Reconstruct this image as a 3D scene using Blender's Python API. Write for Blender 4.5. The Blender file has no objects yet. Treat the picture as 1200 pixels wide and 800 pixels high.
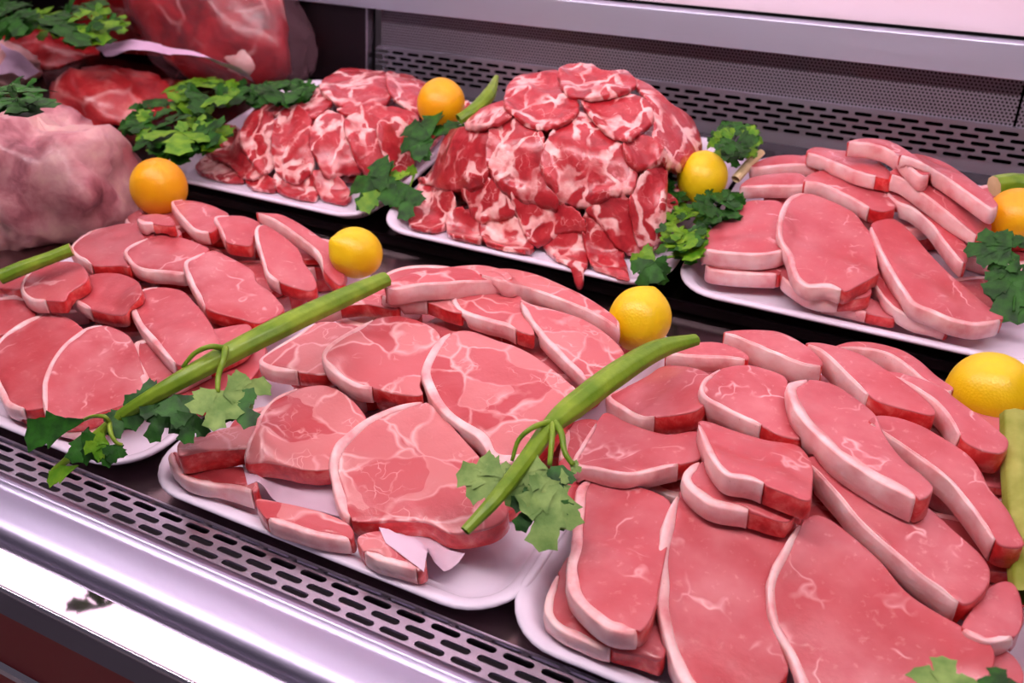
import bpy, math, random
import numpy as np
from mathutils import Matrix, Vector
from mathutils.geometry import delaunay_2d_cdt
from mathutils import noise as mnoise

random.seed(7)
C = bpy.context.scene.collection
sc = bpy.context.scene

# ------------------------------------------------------------------ camera
CZ = 1.45                                   # camera height above the shop floor
def unit(v):
    v = np.asarray(v, float)
    return v / np.linalg.norm(v)
def solve_camera(vpx, vpz):
    c = np.array([600., 400.])
    f = math.sqrt(-float(np.dot(np.array(vpx) - c, np.array(vpz) - c)))
    X = -unit([vpx[0]-600, -(vpx[1]-400), -f]); Z = -unit([vpz[0]-600, -(vpz[1]-400), -f])
    return f, np.array([X, np.cross(Z, X), Z])
FPX, RC = solve_camera((-1860, -245), (430, 3000))
CAM = np.array([0, 0, CZ])
def ray(x, y):
    return RC @ np.array([x-600, -(y-400), -FPX])
def on_y(x, y, Y):                           # point of the line of sight at depth Y
    r = ray(x, y); return CAM + r * (Y / r[1])

cd = bpy.data.cameras.new('camera'); cam = bpy.data.objects.new('camera', cd); C.objects.link(cam)
M = Matrix([[*RC[0], 0], [*RC[1], 0], [*RC[2], CZ], [0, 0, 0, 1]])
cam.matrix_world = M
cd.sensor_width = 36; cd.lens = FPX * 36 / 1200; cd.clip_start = 0.01
cd.dof.use_dof = True; cd.dof.focus_distance = 0.86; cd.dof.aperture_fstop = 7.5
sc.camera = cam
sc.view_settings.view_transform = 'Standard'; sc.view_settings.look = 'None'
sc.view_settings.gamma = 1; sc.view_settings.use_curve_mapping = False

# ------------------------------------------------------------------ frames (the tilted decks)
class Frame:
    def __init__(s, Y0, Z0, tau, u0, u1, v0, v1, res=.004):
        t = math.radians(tau)
        s.O = np.array([0, Y0, CZ + Z0]); s.U = np.array([1., 0, 0])
        s.V = np.array([0, math.cos(t), math.sin(t)]); s.N = np.array([0, -math.sin(t), math.cos(t)])
        s.B = np.array([s.U, s.V, s.N]); s.tilt = t
        s.cam = s.B @ (CAM - s.O)
        s.res = res; s.u0 = u0; s.v0 = v0
        s.us = np.arange(u0, u1, res); s.vs = np.arange(v0, v1, res)
        s.GU, s.GV = np.meshgrid(s.us, s.vs, indexing='ij')
        s.H = np.zeros_like(s.GU)
    def W(s, p):
        p = np.asarray(p, float); return s.O + p @ s.B
    def rays(s, px):
        return np.array([s.B @ ray(*p) for p in px])
    def hit(s, x, y, n=0.):                  # pixel -> (u,v,n) at height n above the deck
        r = s.B @ ray(x, y); t = (n - s.cam[2]) / r[2]
        return s.cam + r * t
    def samp(s, G, u, v):
        x = np.clip((np.asarray(u) - s.u0) / s.res, 0, len(s.us)-1.001); y = np.clip((np.asarray(v) - s.v0) / s.res, 0, len(s.vs)-1.001)
        i = x.astype(int); j = y.astype(int); a = x-i; b = y-j
        return G[i, j]*(1-a)*(1-b) + G[i+1, j]*a*(1-b) + G[i, j+1]*(1-a)*b + G[i+1, j+1]*a*b
SB = 1.10                                   # size of the rear half of the case
LOW = Frame(.92, -.42, 12, -1.45, .35, -.47, .16)
UPP = Frame(1.13*SB, -.29*SB, 16, -1.55, .35, -.32, .34)

def blur(G, k, it=1):
    for _ in range(it):
        for ax in (0, 1):
            P = np.pad(G, [(k, k) if a == ax else (0, 0) for a in (0, 1)], mode='edge')
            cs = np.cumsum(P, axis=ax); z = np.zeros_like(np.take(cs, [0], axis=ax))
            cs = np.concatenate([z, cs], axis=ax); n = 2*k+1; L = G.shape[ax]
            G = (np.take(cs, range(n, n+L), axis=ax) - np.take(cs, range(0, L), axis=ax)) / n
    return G
def dilate(G, k=1):
    for _ in range(k):
        P = np.pad(G, 1, mode='edge'); G = np.maximum.reduce([P[1:-1, 1:-1], P[2:, 1:-1], P[:-2, 1:-1], P[1:-1, 2:], P[1:-1, :-2]])
    return G
def inside(poly, x, y):
    poly = np.asarray(poly); r = np.zeros(np.shape(x), bool)
    x0, y0 = poly[-1]
    for x1, y1 in poly:
        if y0 != y1:
            c = ((y0 > y) != (y1 > y)) & (x < (x1-x0)*(y-y0)/(y1-y0) + x0)
            r ^= c
        x0, y0 = x1, y1
    return r
def smooth_closed(pts, n):
    """Closed Catmull-Rom through pts, resampled to n points; also the fractional index of each."""
    P = np.asarray(pts, float); m = len(P); out = []; idx = []
    for i in range(m):
        p0, p1, p2, p3 = P[i-1], P[i], P[(i+1) % m], P[(i+2) % m]
        for t in np.linspace(0, 1, 12, endpoint=False):
            out.append(.5*(2*p1 + (p2-p0)*t + (2*p0-5*p1+4*p2-p3)*t*t + (-p0+3*p1-3*p2+p3)*t**3))
            idx.append(i + t)
    out = np.array(out); idx = np.array(idx)
    d = np.linalg.norm(np.roll(out, -1, 0) - out, axis=1); s = np.concatenate([[0], np.cumsum(d)])
    q = np.linspace(0, s[-1], n, endpoint=False)
    xs = np.interp(q, s, np.append(out[:, 0], out[0, 0])); ys = np.interp(q, s, np.append(out[:, 1], out[0, 1]))
    ii = np.interp(q, s, np.append(idx, m))
    return np.stack([xs, ys], 1), ii
def area(P):
    x, y = P[:, 0], P[:, 1]; return .5*np.sum(x*np.roll(y, -1) - y*np.roll(x, -1))
def normals2(P, k=2):                         # inward normals of a counter-clockwise loop
    t = np.roll(P, -k, 0) - np.roll(P, k, 0); t /= np.linalg.norm(t, axis=1)[:, None] + 1e-12
    return np.stack([-t[:, 1], t[:, 0]], 1)
def nz(x, y, z=0., s=1.):
    return mnoise.noise(Vector((x*s, y*s, z*s)))

# ------------------------------------------------------------------ object helpers
def mesh(name, verts, faces, mats, parent=None, mi=None, smooth=True, uvs=None):
    """verts are world positions; if parent is given they are kept relative to it."""
    V = np.asarray(verts, float)
    if parent is not None:
        off = np.array(parent['_o']); V = V - off; loc = (0, 0, 0)
    else:
        off = np.array([V[:, 0].mean(), V[:, 1].mean(), V[:, 2].min()]); V = V - off; loc = off
    me = bpy.data.meshes.new(name); me.from_pydata(V.tolist(), [], [tuple(f) for f in faces])
    for m in (mats if isinstance(mats, (list, tuple)) else [mats]): me.materials.append(m)
    me.polygons.foreach_set('use_smooth', [smooth]*len(me.polygons))
    if mi is not None: me.polygons.foreach_set('material_index', list(mi))
    if uvs is not None:
        ul = me.uv_layers.new(name='UVMap'); li = np.zeros(len(me.loops), int); me.loops.foreach_get('vertex_index', li)
        ul.data.foreach_set('uv', np.asarray(uvs, float)[li].ravel())
    me.validate(); me.update()
    o = bpy.data.objects.new(name, me); C.objects.link(o)
    if parent is not None: o.parent = parent
    else: o.location = loc
    o['_o'] = [float(a) for a in off]
    return o
def empty(name, loc):
    o = bpy.data.objects.new(name, None); C.objects.link(o); o.location = [float(a) for a in loc]; o.empty_display_size = .02
    o['_o'] = [float(a) for a in loc]; return o
def tag(o, label, cat, group=None, kind=None):
    o['label'] = label; o['category'] = cat
    if group: o['group'] = group
    if kind: o['kind'] = kind
    return o
def structure(o, label=None, cat=None):
    o['kind'] = 'structure'
    if label: o['label'] = label
    if cat: o['category'] = cat
    return o
class MB:
    def __init__(s): s.v = []; s.f = []; s.m = []
    def add(s, v, f, m=0):
        b = len(s.v); s.v += [tuple(a) for a in v]; s.f += [tuple(b+i for i in q) for q in f]; s.m += [m]*len(f)
    def box(s, a, b, m=0):
        x0, y0, z0 = a; x1, y1, z1 = b
        s.add([(x0,y0,z0),(x1,y0,z0),(x1,y1,z0),(x0,y1,z0),(x0,y0,z1),(x1,y0,z1),(x1,y1,z1),(x0,y1,z1)],
              [(0,3,2,1),(4,5,6,7),(0,1,5,4),(1,2,6,5),(2,3,7,6),(3,0,4,7)], m)
    def build(s, name, mats, parent=None, smooth=False): return mesh(name, s.v, s.f, mats, parent, s.m, smooth)
def extrude_x(name, prof, x0, x1, mat, parent=None, closed=True, smooth=False):
    """A long bar along X from a (Y,Z) profile; Z is measured from the camera height."""
    n = len(prof); v = [(x0, y, CZ+z) for y, z in prof] + [(x1, y, CZ+z) for y, z in prof]
    f = [(i, (i+1) % n, n+(i+1) % n, n+i) for i in range(n if closed else n-1)]
    if closed: f += [tuple(range(n))[::-1], tuple(range(n, 2*n))]
    return mesh(name, v, f, mat, parent, smooth=smooth)
def bevel(o, w, seg=2, ang=.5):
    b = o.modifiers.new('bevel', 'BEVEL'); b.width = w; b.segments = seg; b.limit_method = 'ANGLE'; b.angle_limit = ang
    return o
def sweep(P, rad, seg=14, ridges=0, ridge=.0, flat=1., cap=True, up=(0, 0, 1), groove=0.):
    """Tube along P (world) with radii rad; ridges give the ribs of a celery stalk."""
    P = np.asarray(P, float); n = len(P); rad = np.broadcast_to(rad, n); v = []; f = []; up = unit(up)
    for i in range(n):
        t = unit(P[min(i+1, n-1)] - P[max(i-1, 0)]); a = unit(np.cross(t, up)); b = np.cross(a, t)
        for k in range(seg):
            th = 2*math.pi*k/seg; r = rad[i]*(1 + ridge*math.cos(ridges*th))
            if groove: r *= 1 - groove*math.exp(-((th-math.pi/2)/.5)**2)
            v.append(P[i] + a*math.cos(th)*r + b*math.sin(th)*r*flat)
    for i in range(n-1):
        for k in range(seg):
            f.append((i*seg+k, i*seg+(k+1) % seg, (i+1)*seg+(k+1) % seg, (i+1)*seg+k))
    if cap: f += [tuple(range(seg))[::-1], tuple(range((n-1)*seg, n*seg))]
    return v, f
def spline(P, n):
    P = np.asarray(P, float); Q = np.vstack([2*P[0]-P[1], P, 2*P[-1]-P[-2]]); out = []
    for q in np.linspace(0, len(P)-1-1e-9, n):
        i = int(q); t = q-i; p0, p1, p2, p3 = Q[i:i+4]
        out.append(.5*(2*p1 + (p2-p0)*t + (2*p0-5*p1+4*p2-p3)*t*t + (3*p1-p0-3*p2+p3)*t**3))
    return np.array(out)
# ------------------------------------------------------------------ materials
def lin(c):
    return tuple(((x/255)/12.92 if x/255 <= .04045 else ((x/255+.055)/1.055)**2.4) for x in c) + (1,)
class NT:
    def __init__(s, name):
        s.m = bpy.data.materials.new(name); s.m.use_nodes = True; s.t = s.m.node_tree; s.n = s.t.nodes; s.l = s.t.links
        s.b = s.n['Principled BSDF']
    def new(s, typ, **kw):
        n = s.n.new(typ)
        for k, v in kw.items():
            if k.startswith('i_'):
                key = k[2:]; key = int(key) if key.isdigit() else key.replace('_', ' ')
                n.inputs[key].default_value = v
            else: setattr(n, k, v)
        return n
    def set(s, **kw):
        for k, v in kw.items(): s.b.inputs[k.replace('_', ' ')].default_value = v
        return s
    def link(s, a, b): s.l.new(a, b)
    def coord(s, rnd=True):
        tc = s.new('ShaderNodeTexCoord'); out = tc.outputs['Object']
        if rnd:
            oi = s.new('ShaderNodeObjectInfo'); m = s.new('ShaderNodeMath', operation='MULTIPLY'); m.inputs[1].default_value = 37.
            s.link(oi.outputs['Random'], m.inputs[0]); a = s.new('ShaderNodeVectorMath', operation='ADD')
            s.link(out, a.inputs[0]); s.link(m.outputs[0], a.inputs[1]); out = a.outputs[0]
        return out
    def noise(s, co, scale, detail=3, rough=.5, dist=0.):
        n = s.new('ShaderNodeTexNoise'); n.inputs['Scale'].default_value = scale; n.inputs['Detail'].default_value = detail
        n.inputs['Roughness'].default_value = rough; n.inputs['Distortion'].default_value = dist; s.link(co, n.inputs['Vector']); return n
    def ramp(s, fac, stops):
        r = s.new('ShaderNodeValToRGB'); e = r.color_ramp.elements
        while len(e) < len(stops): e.new(.5)
        for k, (p, c) in zip(e, stops): k.position = p; k.color = c if len(c) == 4 else (*c, 1)
        s.link(fac, r.inputs[0]); return r.outputs[0]
    def mix(s, fac, a, b, mode='MIX'):
        m = s.new('ShaderNodeMix', data_type='RGBA', blend_type=mode)
        for x, sock in ((fac, m.inputs[0]), (a, m.inputs[6]), (b, m.inputs[7])):
            if isinstance(x, (int, float, tuple)): sock.default_value = x
            else: s.link(x, sock)
        return m.outputs[2]
    def bump(s, h, strength, dist=.001):
        b = s.new('ShaderNodeBump'); b.inputs['Strength'].default_value = strength; b.inputs['Distance'].default_value = dist
        s.link(h, b.inputs['Height']); s.link(b.outputs[0], s.b.inputs['Normal'])
    def warp(s, co, scale, amt):
        n = s.noise(co, scale, 2); sub = s.new('ShaderNodeVectorMath', operation='SUBTRACT'); sub.inputs[1].default_value = (.5, .5, .5)
        s.link(n.outputs['Color'], sub.inputs[0]); mu = s.new('ShaderNodeVectorMath', operation='SCALE'); mu.inputs['Scale'].default_value = amt
        s.link(sub.outputs[0], mu.inputs[0]); ad = s.new('ShaderNodeVectorMath', operation='ADD'); s.link(co, ad.inputs[0]); s.link(mu.outputs[0], ad.inputs[1])
        return ad.outputs[0]
    def veins(s, co, scale, lo, hi):           # white where two Voronoi cells meet
        v = s.new('ShaderNodeTexVoronoi', feature='DISTANCE_TO_EDGE'); v.inputs['Scale'].default_value = scale; s.link(co, v.inputs['Vector'])
        m = s.new('ShaderNodeMapRange'); m.inputs[1].default_value = lo; m.inputs[2].default_value = hi; m.inputs[3].default_value = 1; m.inputs[4].default_value = 0
        m.clamp = True; s.link(v.outputs['Distance'], m.inputs[0]); return m.outputs[0]
    def mul(s, a, b, op='MULTIPLY'):
        m = s.new('ShaderNodeMath', operation=op)
        for x, k in ((a, 0), (b, 1)):
            if isinstance(x, (int, float)): m.inputs[k].default_value = x
            else: s.link(x, m.inputs[k])
        return m.outputs[0]

def meat_base(s, sss=.12, rough=.34, coat=.25):
    s.set(Roughness=rough, Subsurface_Weight=sss, Subsurface_Radius=(1., .35, .25), Subsurface_Scale=.004, Coat_Weight=coat, Coat_Roughness=.18, Specular_IOR_Level=.45)
def make_lean():
    s = NT('lean_pork'); meat_base(s); co = s.coord()
    n1 = s.noise(co, 22, 3, .55); n2 = s.noise(s.warp(co, 40, .012), 130, 3, .6)
    base = s.ramp(n1.outputs[0], [(.28, lin((178, 68, 74))), (.5, lin((190, 92, 98))), (.72, lin((200, 116, 120)))])
    fleck = s.ramp(n2.outputs[0], [(.60, (0, 0, 0)), (.74, (1, 1, 1))])
    v = s.veins(s.warp(co, 30, .05), 13, .0, .022); gate = s.ramp(s.noise(co, 28, 2).outputs[0], [(.50, (0, 0, 0)), (.62, (1, 1, 1))])
    vv = s.mul(v, gate); c = s.mix(s.mul(fleck, .33), base, lin((236, 178, 176))); c = s.mix(s.mul(vv, .75), c, lin((244, 196, 196)))
    big = s.ramp(s.noise(co, 9, 2).outputs[0], [(.40, (0, 0, 0)), (.66, (1, 1, 1))]); c = s.mix(s.mul(big, .5), c, lin((180, 50, 56)))
    s.link(c, s.b.inputs['Base Color']); s.bump(s.noise(co, 150, 4, .6).outputs[0], .25, .0012); return s.m
def make_blade():
    """Shoulder-end chops: several muscles of different reds parted by pale seams."""
    s = NT('blade_pork'); meat_base(s); co = s.coord(); w = s.warp(s.warp(co, 16, .05), 50, .010)
    st = s.new('ShaderNodeMapping'); st.inputs['Scale'].default_value = (.75, 1.25, 1.); s.link(w, st.inputs[0]); w2 = st.outputs[0]
    vo = s.new('ShaderNodeTexVoronoi'); vo.inputs['Scale'].default_value = 24; s.link(w2, vo.inputs['Vector'])
    sp = s.new('ShaderNodeSeparateColor'); s.link(vo.outputs['Color'], sp.inputs[0])
    base = s.ramp(sp.outputs[0], [(.15, lin((178, 60, 66))), (.4, lin((196, 96, 100))), (.75, lin((204, 122, 122)))])
    base = s.mix(s.mul(s.noise(w, 40, 3).outputs[0], .4), base, lin((196, 84, 88)))
    v = s.veins(w2, 24, .004, .055); g = s.ramp(s.noise(co, 20, 2).outputs[0], [(.38, (0, 0, 0)), (.54, (1, 1, 1))])
    c = s.mix(s.mul(s.mul(v, g), .65), base, lin((242, 192, 190)))
    f = s.veins(s.warp(co, 50, .03), 60, 0., .05); fg = s.ramp(s.noise(co, 34, 2).outputs[0], [(.54, (0, 0, 0)), (.68, (.6, .6, .6))])
    c = s.mix(s.mul(f, fg), c, lin((240, 184, 182)))
    s.link(c, s.b.inputs['Base Color']); s.bump(s.noise(co, 120, 4, .6).outputs[0], .35, .0015); return s.m
def make_side():
    s = NT('cut_red_side'); meat_base(s, .1, .28, .35); co = s.coord()
    n = s.noise(co, 60, 4, .6, .4); c = s.ramp(n.outputs[0], [(.3, lin((186, 24, 30))), (.5, lin((222, 58, 58))), (.66, lin((238, 118, 112))), (.8, lin((248, 184, 178)))])
    s.link(c, s.b.inputs['Base Color']); s.bump(s.noise(co, 180, 4, .6).outputs[0], .45, .0015); return s.m
def make_fat():
    s = NT('pork_fat'); meat_base(s, .2, .36, .15); co = s.coord()
    n = s.noise(co, 35, 4, .55); c = s.ramp(n.outputs[0], [(.28, lin((226, 138, 140))), (.46, lin((240, 184, 184))), (.66, lin((248, 212, 210)))])
    sp = s.ramp(s.noise(co, 420, 1).outputs[0], [(.74, (0, 0, 0)), (.8, (1, 1, 1))])
    c = s.mix(s.mul(sp, .5), c, lin((170, 96, 92)))
    s.link(c, s.b.inputs['Base Color']); s.bump(s.noise(co, 120, 4, .6).outputs[0], .4, .0015); return s.m
def make_neck(name='marbled_neck_meat', redder=0.):
    s = NT(name); meat_base(s, .08, .30, .3); co = s.coord()
    w = s.warp(s.warp(co, 22, .045), 70, .010)
    sq = s.new('ShaderNodeMapping'); sq.inputs['Scale'].default_value = (1.25, .8, .8); s.link(w, sq.inputs[0]); w2 = sq.outputs[0]
    th = s.noise(co, 30, 2).outputs[0]
    vo = s.new('ShaderNodeTexVoronoi', feature='DISTANCE_TO_EDGE'); vo.inputs['Scale'].default_value = 24; s.link(w2, vo.inputs['Vector'])
    lim = s.mul(s.mul(th, .44), .125, 'SUBTRACT'); lim = s.mul(lim, .012, 'MAXIMUM')
    a = s.mul(vo.outputs['Distance'], lim, 'DIVIDE')
    v1 = s.ramp(a, [(.55, (1, 1, 1)), (1., (0, 0, 0))])
    gate = s.ramp(s.noise(co, 19, 2, .5, .0).outputs[0], [(.41, (0, 0, 0)), (.53, (1, 1, 1))])
    fine = s.veins(s.warp(co, 60, .02), 75, 0., .05); fgate = s.ramp(s.noise(co, 45, 2).outputs[0], [(.52, (0, 0, 0)), (.66, (.6, .6, .6))])
    lean = s.ramp(s.noise(w, 45, 4, .6).outputs[0], [(.25, lin((138, 18, 28))), (.5, lin((176, 40, 48))), (.75, lin((194, 70, 74)))])
    fat = s.ramp(s.noise(co, 90, 3).outputs[0], [(.3, lin((226, 138, 136))), (.6, lin((246, 200, 194)))])
    c = s.mix(s.mul(fine, fgate), lean, fat); c = s.mix(s.mul(v1, gate), c, fat)
    s.link(c, s.b.inputs['Base Color']); s.bump(s.noise(co, 90, 4, .65).outputs[0], .5, .0022); return s.m
def make_beef(name, dark, mid, pale, scale=14, amt=.5, sss=.08):
    s = NT(name); meat_base(s, sss, .36, .25); co = s.coord(); w = s.warp(co, 12, .06)
    c = s.ramp(s.noise(w, scale, 4, .6).outputs[0], [(.3, lin(dark)), (.52, lin(mid)), (.72, lin(pale))])
    v = s.veins(w, 11, 0., .07); g = s.ramp(s.noise(co, 10, 2).outputs[0], [(.45, (0, 0, 0)), (.6, (1, 1, 1))])
    c = s.mix(s.mul(s.mul(v, g), amt), c, lin((236, 186, 182)))
    s.link(c, s.b.inputs['Base Color']); s.bump(s.noise(co, 60, 4, .6).outputs[0], .5, .003); return s.m
def plain(name, col, rough=.5, metal=0., bump=None, spec=.5, **kw):
    s = NT(name); s.set(Base_Color=lin(col), Roughness=rough, Metallic=metal, Specular_IOR_Level=spec, **kw)
    if bump: s.bump(s.noise(s.coord(False), bump[0], 3).outputs[0], bump[1], bump[2] if len(bump) > 2 else .001)
    return s.m
def make_steel(name, col, rough=.28, brushed=True, bs=.05):
    s = NT(name); s.set(Base_Color=lin(col), Metallic=1., Roughness=rough)
    if brushed:
        tc = s.new('ShaderNodeTexCoord'); mp = s.new('ShaderNodeMapping'); mp.inputs['Scale'].default_value = (1.5, 220, 220)
        s.link(tc.outputs['Object'], mp.inputs[0]); n = s.noise(mp.outputs[0], 2, 3)
        r = s.new('ShaderNodeMapRange'); r.inputs[3].default_value = rough-.07; r.inputs[4].default_value = rough+.09; s.link(n.outputs[0], r.inputs[0]); s.link(r.outputs[0], s.b.inputs['Roughness'])
        s.bump(n.outputs[0], bs, .0005)
    return s.m
def make_perf():
    s = NT('perforated_steel'); s.set(Metallic=.9, Roughness=.45); tc = s.new('ShaderNodeTexCoord')
    sx = s.new('ShaderNodeSeparateXYZ'); s.link(tc.outputs['Object'], sx.inputs[0]); p = .0052
    def dots(ox, oz):
        def cell(o, off, per):
            a = s.mul(s.mul(o, off, 'ADD'), per, 'DIVIDE'); fr = s.mul(a, 0, 'FLOORED_MODULO'); fr.node.inputs[1].default_value = 1.
            return s.mul(s.mul(fr, .5, 'SUBTRACT'), per)
        x = cell(sx.outputs[0], ox, p); z = cell(sx.outputs[2], oz, p*1.732)
        d = s.mul(s.mul(x, x), s.mul(z, z), 'ADD'); return s.mul(d, (p*.30)**2, 'LESS_THAN')
    h = s.mul(dots(0, 0), dots(p/2, p*.866), 'MAXIMUM')
    s.link(s.mix(h, lin((150, 142, 154)), lin((10, 5, 7))), s.b.inputs['Base Color'])
    m = s.mul(h, -.9); m = s.mul(m, .9, 'ADD'); s.link(m, s.b.inputs['Metallic']); return s.m
def make_citrus(name, a, b):
    s = NT(name); s.set(Roughness=.38, Subsurface_Weight=.1, Subsurface_Radius=(1, .7, .2), Subsurface_Scale=.004); co = s.coord()
    s.link(s.ramp(s.noise(co, 22, 3).outputs[0], [(.35, lin(a)), (.65, lin(b))]), s.b.inputs['Base Color'])
    v = s.new('ShaderNodeTexVoronoi'); v.inputs['Scale'].default_value = 420; s.link(co, v.inputs['Vector']); s.bump(v.outputs['Distance'], .35, .0006); return s.m
def make_green(name, a, b, rough=.4, scale=60, stripes=False):
    s = NT(name); s.set(Roughness=rough, Specular_IOR_Level=.3); co = s.coord()
    n = s.noise(co, scale, 3); s.link(s.ramp(n.outputs[0], [(.35, lin(a)), (.68, lin(b))]), s.b.inputs['Base Color'])
    s.bump(s.noise(co, 200, 3).outputs[0], .4, .001); return s.m
def make_film(name, tint, alpha):
    s = NT(name); s.set(Base_Color=lin(tint), Roughness=.12, Alpha=alpha, Specular_IOR_Level=.6); co = s.coord()
    s.bump(s.noise(s.warp(co, 15, .05), 30, 3).outputs[0], 1., .006); return s.m
def make_pale():
    s = NT('pale_fat_covered_meat'); meat_base(s, .12, .42, .2); co = s.coord(); w = s.warp(co, 14, .05)
    c = s.ramp(s.noise(w, 13, 4, .6).outputs[0], [(.30, lin((116, 52, 62))), (.42, lin((178, 110, 118))), (.56, lin((208, 156, 156))), (.74, lin((226, 192, 176)))])
    g = s.ramp(s.noise(w, 9, 2).outputs[0], [(.60, (0, 0, 0)), (.7, (1, 1, 1))]); c = s.mix(s.mul(g, .6), c, lin((176, 52, 62)))
    s.link(c, s.b.inputs['Base Color']); s.bump(s.noise(w, 35, 4, .6).outputs[0], .7, .004); return s.m

LEAN = make_lean(); BLADE = make_blade(); SIDE = make_side(); FAT = make_fat(); NECK = make_neck()
BONE = plain('bone', (226, 190, 192), .4, bump=(150, .5)); PALE = make_pale()
BEEF = make_beef('beef', (120, 8, 14), (172, 22, 28), (206, 60, 62))
BEEFD = make_beef('dark_beef', (84, 4, 10), (146, 12, 20), (178, 36, 42), 16, .4)
BEEFP = make_beef('pale_beef', (150, 16, 24), (188, 48, 52), (218, 120, 116), 16, .6)
FATB = make_beef('beef_fat', (214, 130, 126), (232, 176, 172), (246, 214, 210), 20, .3)
TRAYM = plain('white_tray', (226, 216, 232), .22, spec=.5)
STEEL = make_steel('brushed_steel', (186, 180, 192), .30); STEELB = make_steel('back_steel', (158, 156, 168), .40)
RAIL = make_steel('rail_steel', (200, 204, 222), .46)
STEELD = make_steel('dark_steel', (62, 52, 58), .34)
NOSE = make_steel('satin_steel', (166, 160, 184), .36, False)
MIRR = plain('polished_steel', (235, 228, 235), .04, 1.); CHROME = plain('chrome', (200, 198, 210), .12, 1.)
BEV = plain('grey_trim', (112, 108, 124), .3, .7)
BLACK = plain('black_gloss', (10, 5, 7), .16, spec=.5); HOLE = plain('dark_cavity', (3, 2, 3), .9, spec=.1)
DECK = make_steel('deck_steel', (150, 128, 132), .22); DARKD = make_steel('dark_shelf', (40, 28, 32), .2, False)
REDP = plain('dark_red_panel', (150, 10, 20), .4); PERF = make_perf(); WALLW = plain('white_panel', (226, 206, 218), .5)
LEMON = make_citrus('lemon_skin', (228, 192, 8), (238, 208, 22)); ORANGE = make_citrus('deep_yellow_skin', (234, 160, 2), (240, 178, 6))
STEMSCAR = plain('stem_scar', (150, 120, 30), .7)
CEL = make_green('celery_green', (92, 128, 24), (130, 158, 44), .36, 40); CELP = make_green('celery_pale', (128, 138, 46), (164, 166, 80), .4, 40)
CELT = make_green('celery_cut_end', (200, 180, 130), (226, 206, 160), .5, 40)
LEAF = make_green('leaf_dark', (14, 56, 8), (40, 100, 18), .55, 70); LEAFM = make_green('leaf_bright', (66, 122, 10), (112, 156, 28), .5, 70)
LEAFP = make_green('leaf_underside', (92, 128, 58), (128, 158, 82), .6, 70)
PAPER = plain('greaseproof_paper', (232, 204, 222), .4, Transmission_Weight=.0, Alpha=.82); PAPERS = plain('butcher_paper', (226, 190, 220), .5)
FILM = make_film('plastic_film', (200, 150, 165), .09)
# ------------------------------------------------------------------ the refrigerated case
XL, XR = -2.5, .80
def sb(prof): return [(y*SB, z*SB) for y, z in prof]
def slotted(name, x0, ncol, rows, parent, mat, pitch=.031, ln=.0252, wd=.0068, depth=.002):
    """Strip with real slot holes. rows: list of (A,B,shift): A,B the (Y,Z) of the row's two edges."""
    mb = MB(); K = 5
    for A, B, sh in rows:
        A = np.array([0, A[0], CZ+A[1]]); B = np.array([0, B[0], CZ+B[1]]); d = B-A; w = np.linalg.norm(d); d = d/w
        nrm = np.cross([1, 0, 0], d)
        for c in range(ncol):
            cx = x0 + (c + .5 + sh)*pitch; hp = pitch/2
            inner = []
            for k in range(K+1):
                th = math.pi/2 - math.pi*k/K; inner.append((ln/2-wd/2 + math.cos(th)*wd/2, math.sin(th)*wd/2))
            for k in range(K+1):
                th = -math.pi/2 - math.pi*k/K; inner.append((-ln/2+wd/2 + math.cos(th)*wd/2, math.sin(th)*wd/2))
            outer = [(hp, w/2 - w*k/K) for k in range(K+1)] + [(-hp, -w/2 + w*k/K) for k in range(K+1)]
            n = len(inner)
            P = lambda q, z=0.: tuple(A + d*(w/2 + q[1]) + np.array([cx + q[0], 0, 0]) + nrm*z)
            v = [P(q) for q in outer] + [P(q) for q in inner] + [P(q, -depth) for q in inner]
            f = [(i, (i+1) % n, n+(i+1) % n, n+i) for i in range(n)] + [(n+i, n+(i+1) % n, 2*n+(i+1) % n, 2*n+i) for i in range(n)]
            mb.add(v, f)
    return mb.build(name, mat, parent)

case = empty('display_case', (0, .9, 0)); tag(case, 'stainless steel refrigerated butcher display case with slotted air grilles', 'display case')
# front lower grille: three flat rows and one on the fold, then a drop to the deck
g = -.487; yr = [.4715, .483, .4945, .506]
rows = [((yr[0], g), (yr[1], g), 0), ((yr[1], g), (yr[2], g), .5), ((yr[2], g), (yr[3], g), 0), ((yr[3], g), (.5155, g-.0035), .5)]
slotted('front_grille', -1.85, 80, rows, case, STEEL)
extrude_x('grille_lip', [(.5155, g-.0035), (.5175, g-.0035), (.5190, g-.021), (.5170, g-.021)], XL, XR, STEEL, case)
extrude_x('air_duct', [(.466, g-.075), (.516, g-.075), (.516, g-.077), (.466, g-.077)], XL, XR, HOLE, case)
nose = [(.4715, g), (.4680, g+.0002), (.4655, g+.0022), (.4625, g+.0028), (.4595, g+.0018), (.4575, g-.0006), (.452, g-.0010), (.444, g-.0022), (.4365, g-.0040), (.430, g-.0055),
        (.4235, g-.0072), (.418, g-.0098), (.4150, g-.0135), (.4140, g-.0185), (.4140, g-.060), (.4715, g-.060)]
extrude_x('rounded_front_edge', nose, XL, XR, NOSE, case, smooth=True)
lz = -.506
extrude_x('polished_ledge', [(.4142, lz), (.3790, lz-.001), (.3790, lz-.006), (.4142, lz-.006)], XL, XR, MIRR, case)
extrude_x('chrome_strip', [(.3790, lz+.0012), (.3775, lz+.0018), (.3760, lz+.0008), (.3755, lz-.004), (.3790, lz-.004)], XL, XR, CHROME, case, smooth=True)
extrude_x('grey_bevel_trim', [(.3757, lz-.002), (.3735, lz-.0225), (.3760, lz-.0250), (.3800, lz-.0250), (.3800, lz-.002)], XL, XR, BEV, case)
extrude_x('red_front_panel', [(.3790, lz-.024), (.3790, -CZ+.10), (.3850, -CZ+.10), (.3850, lz-.024)], XL, XR, REDP, case)
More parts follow.
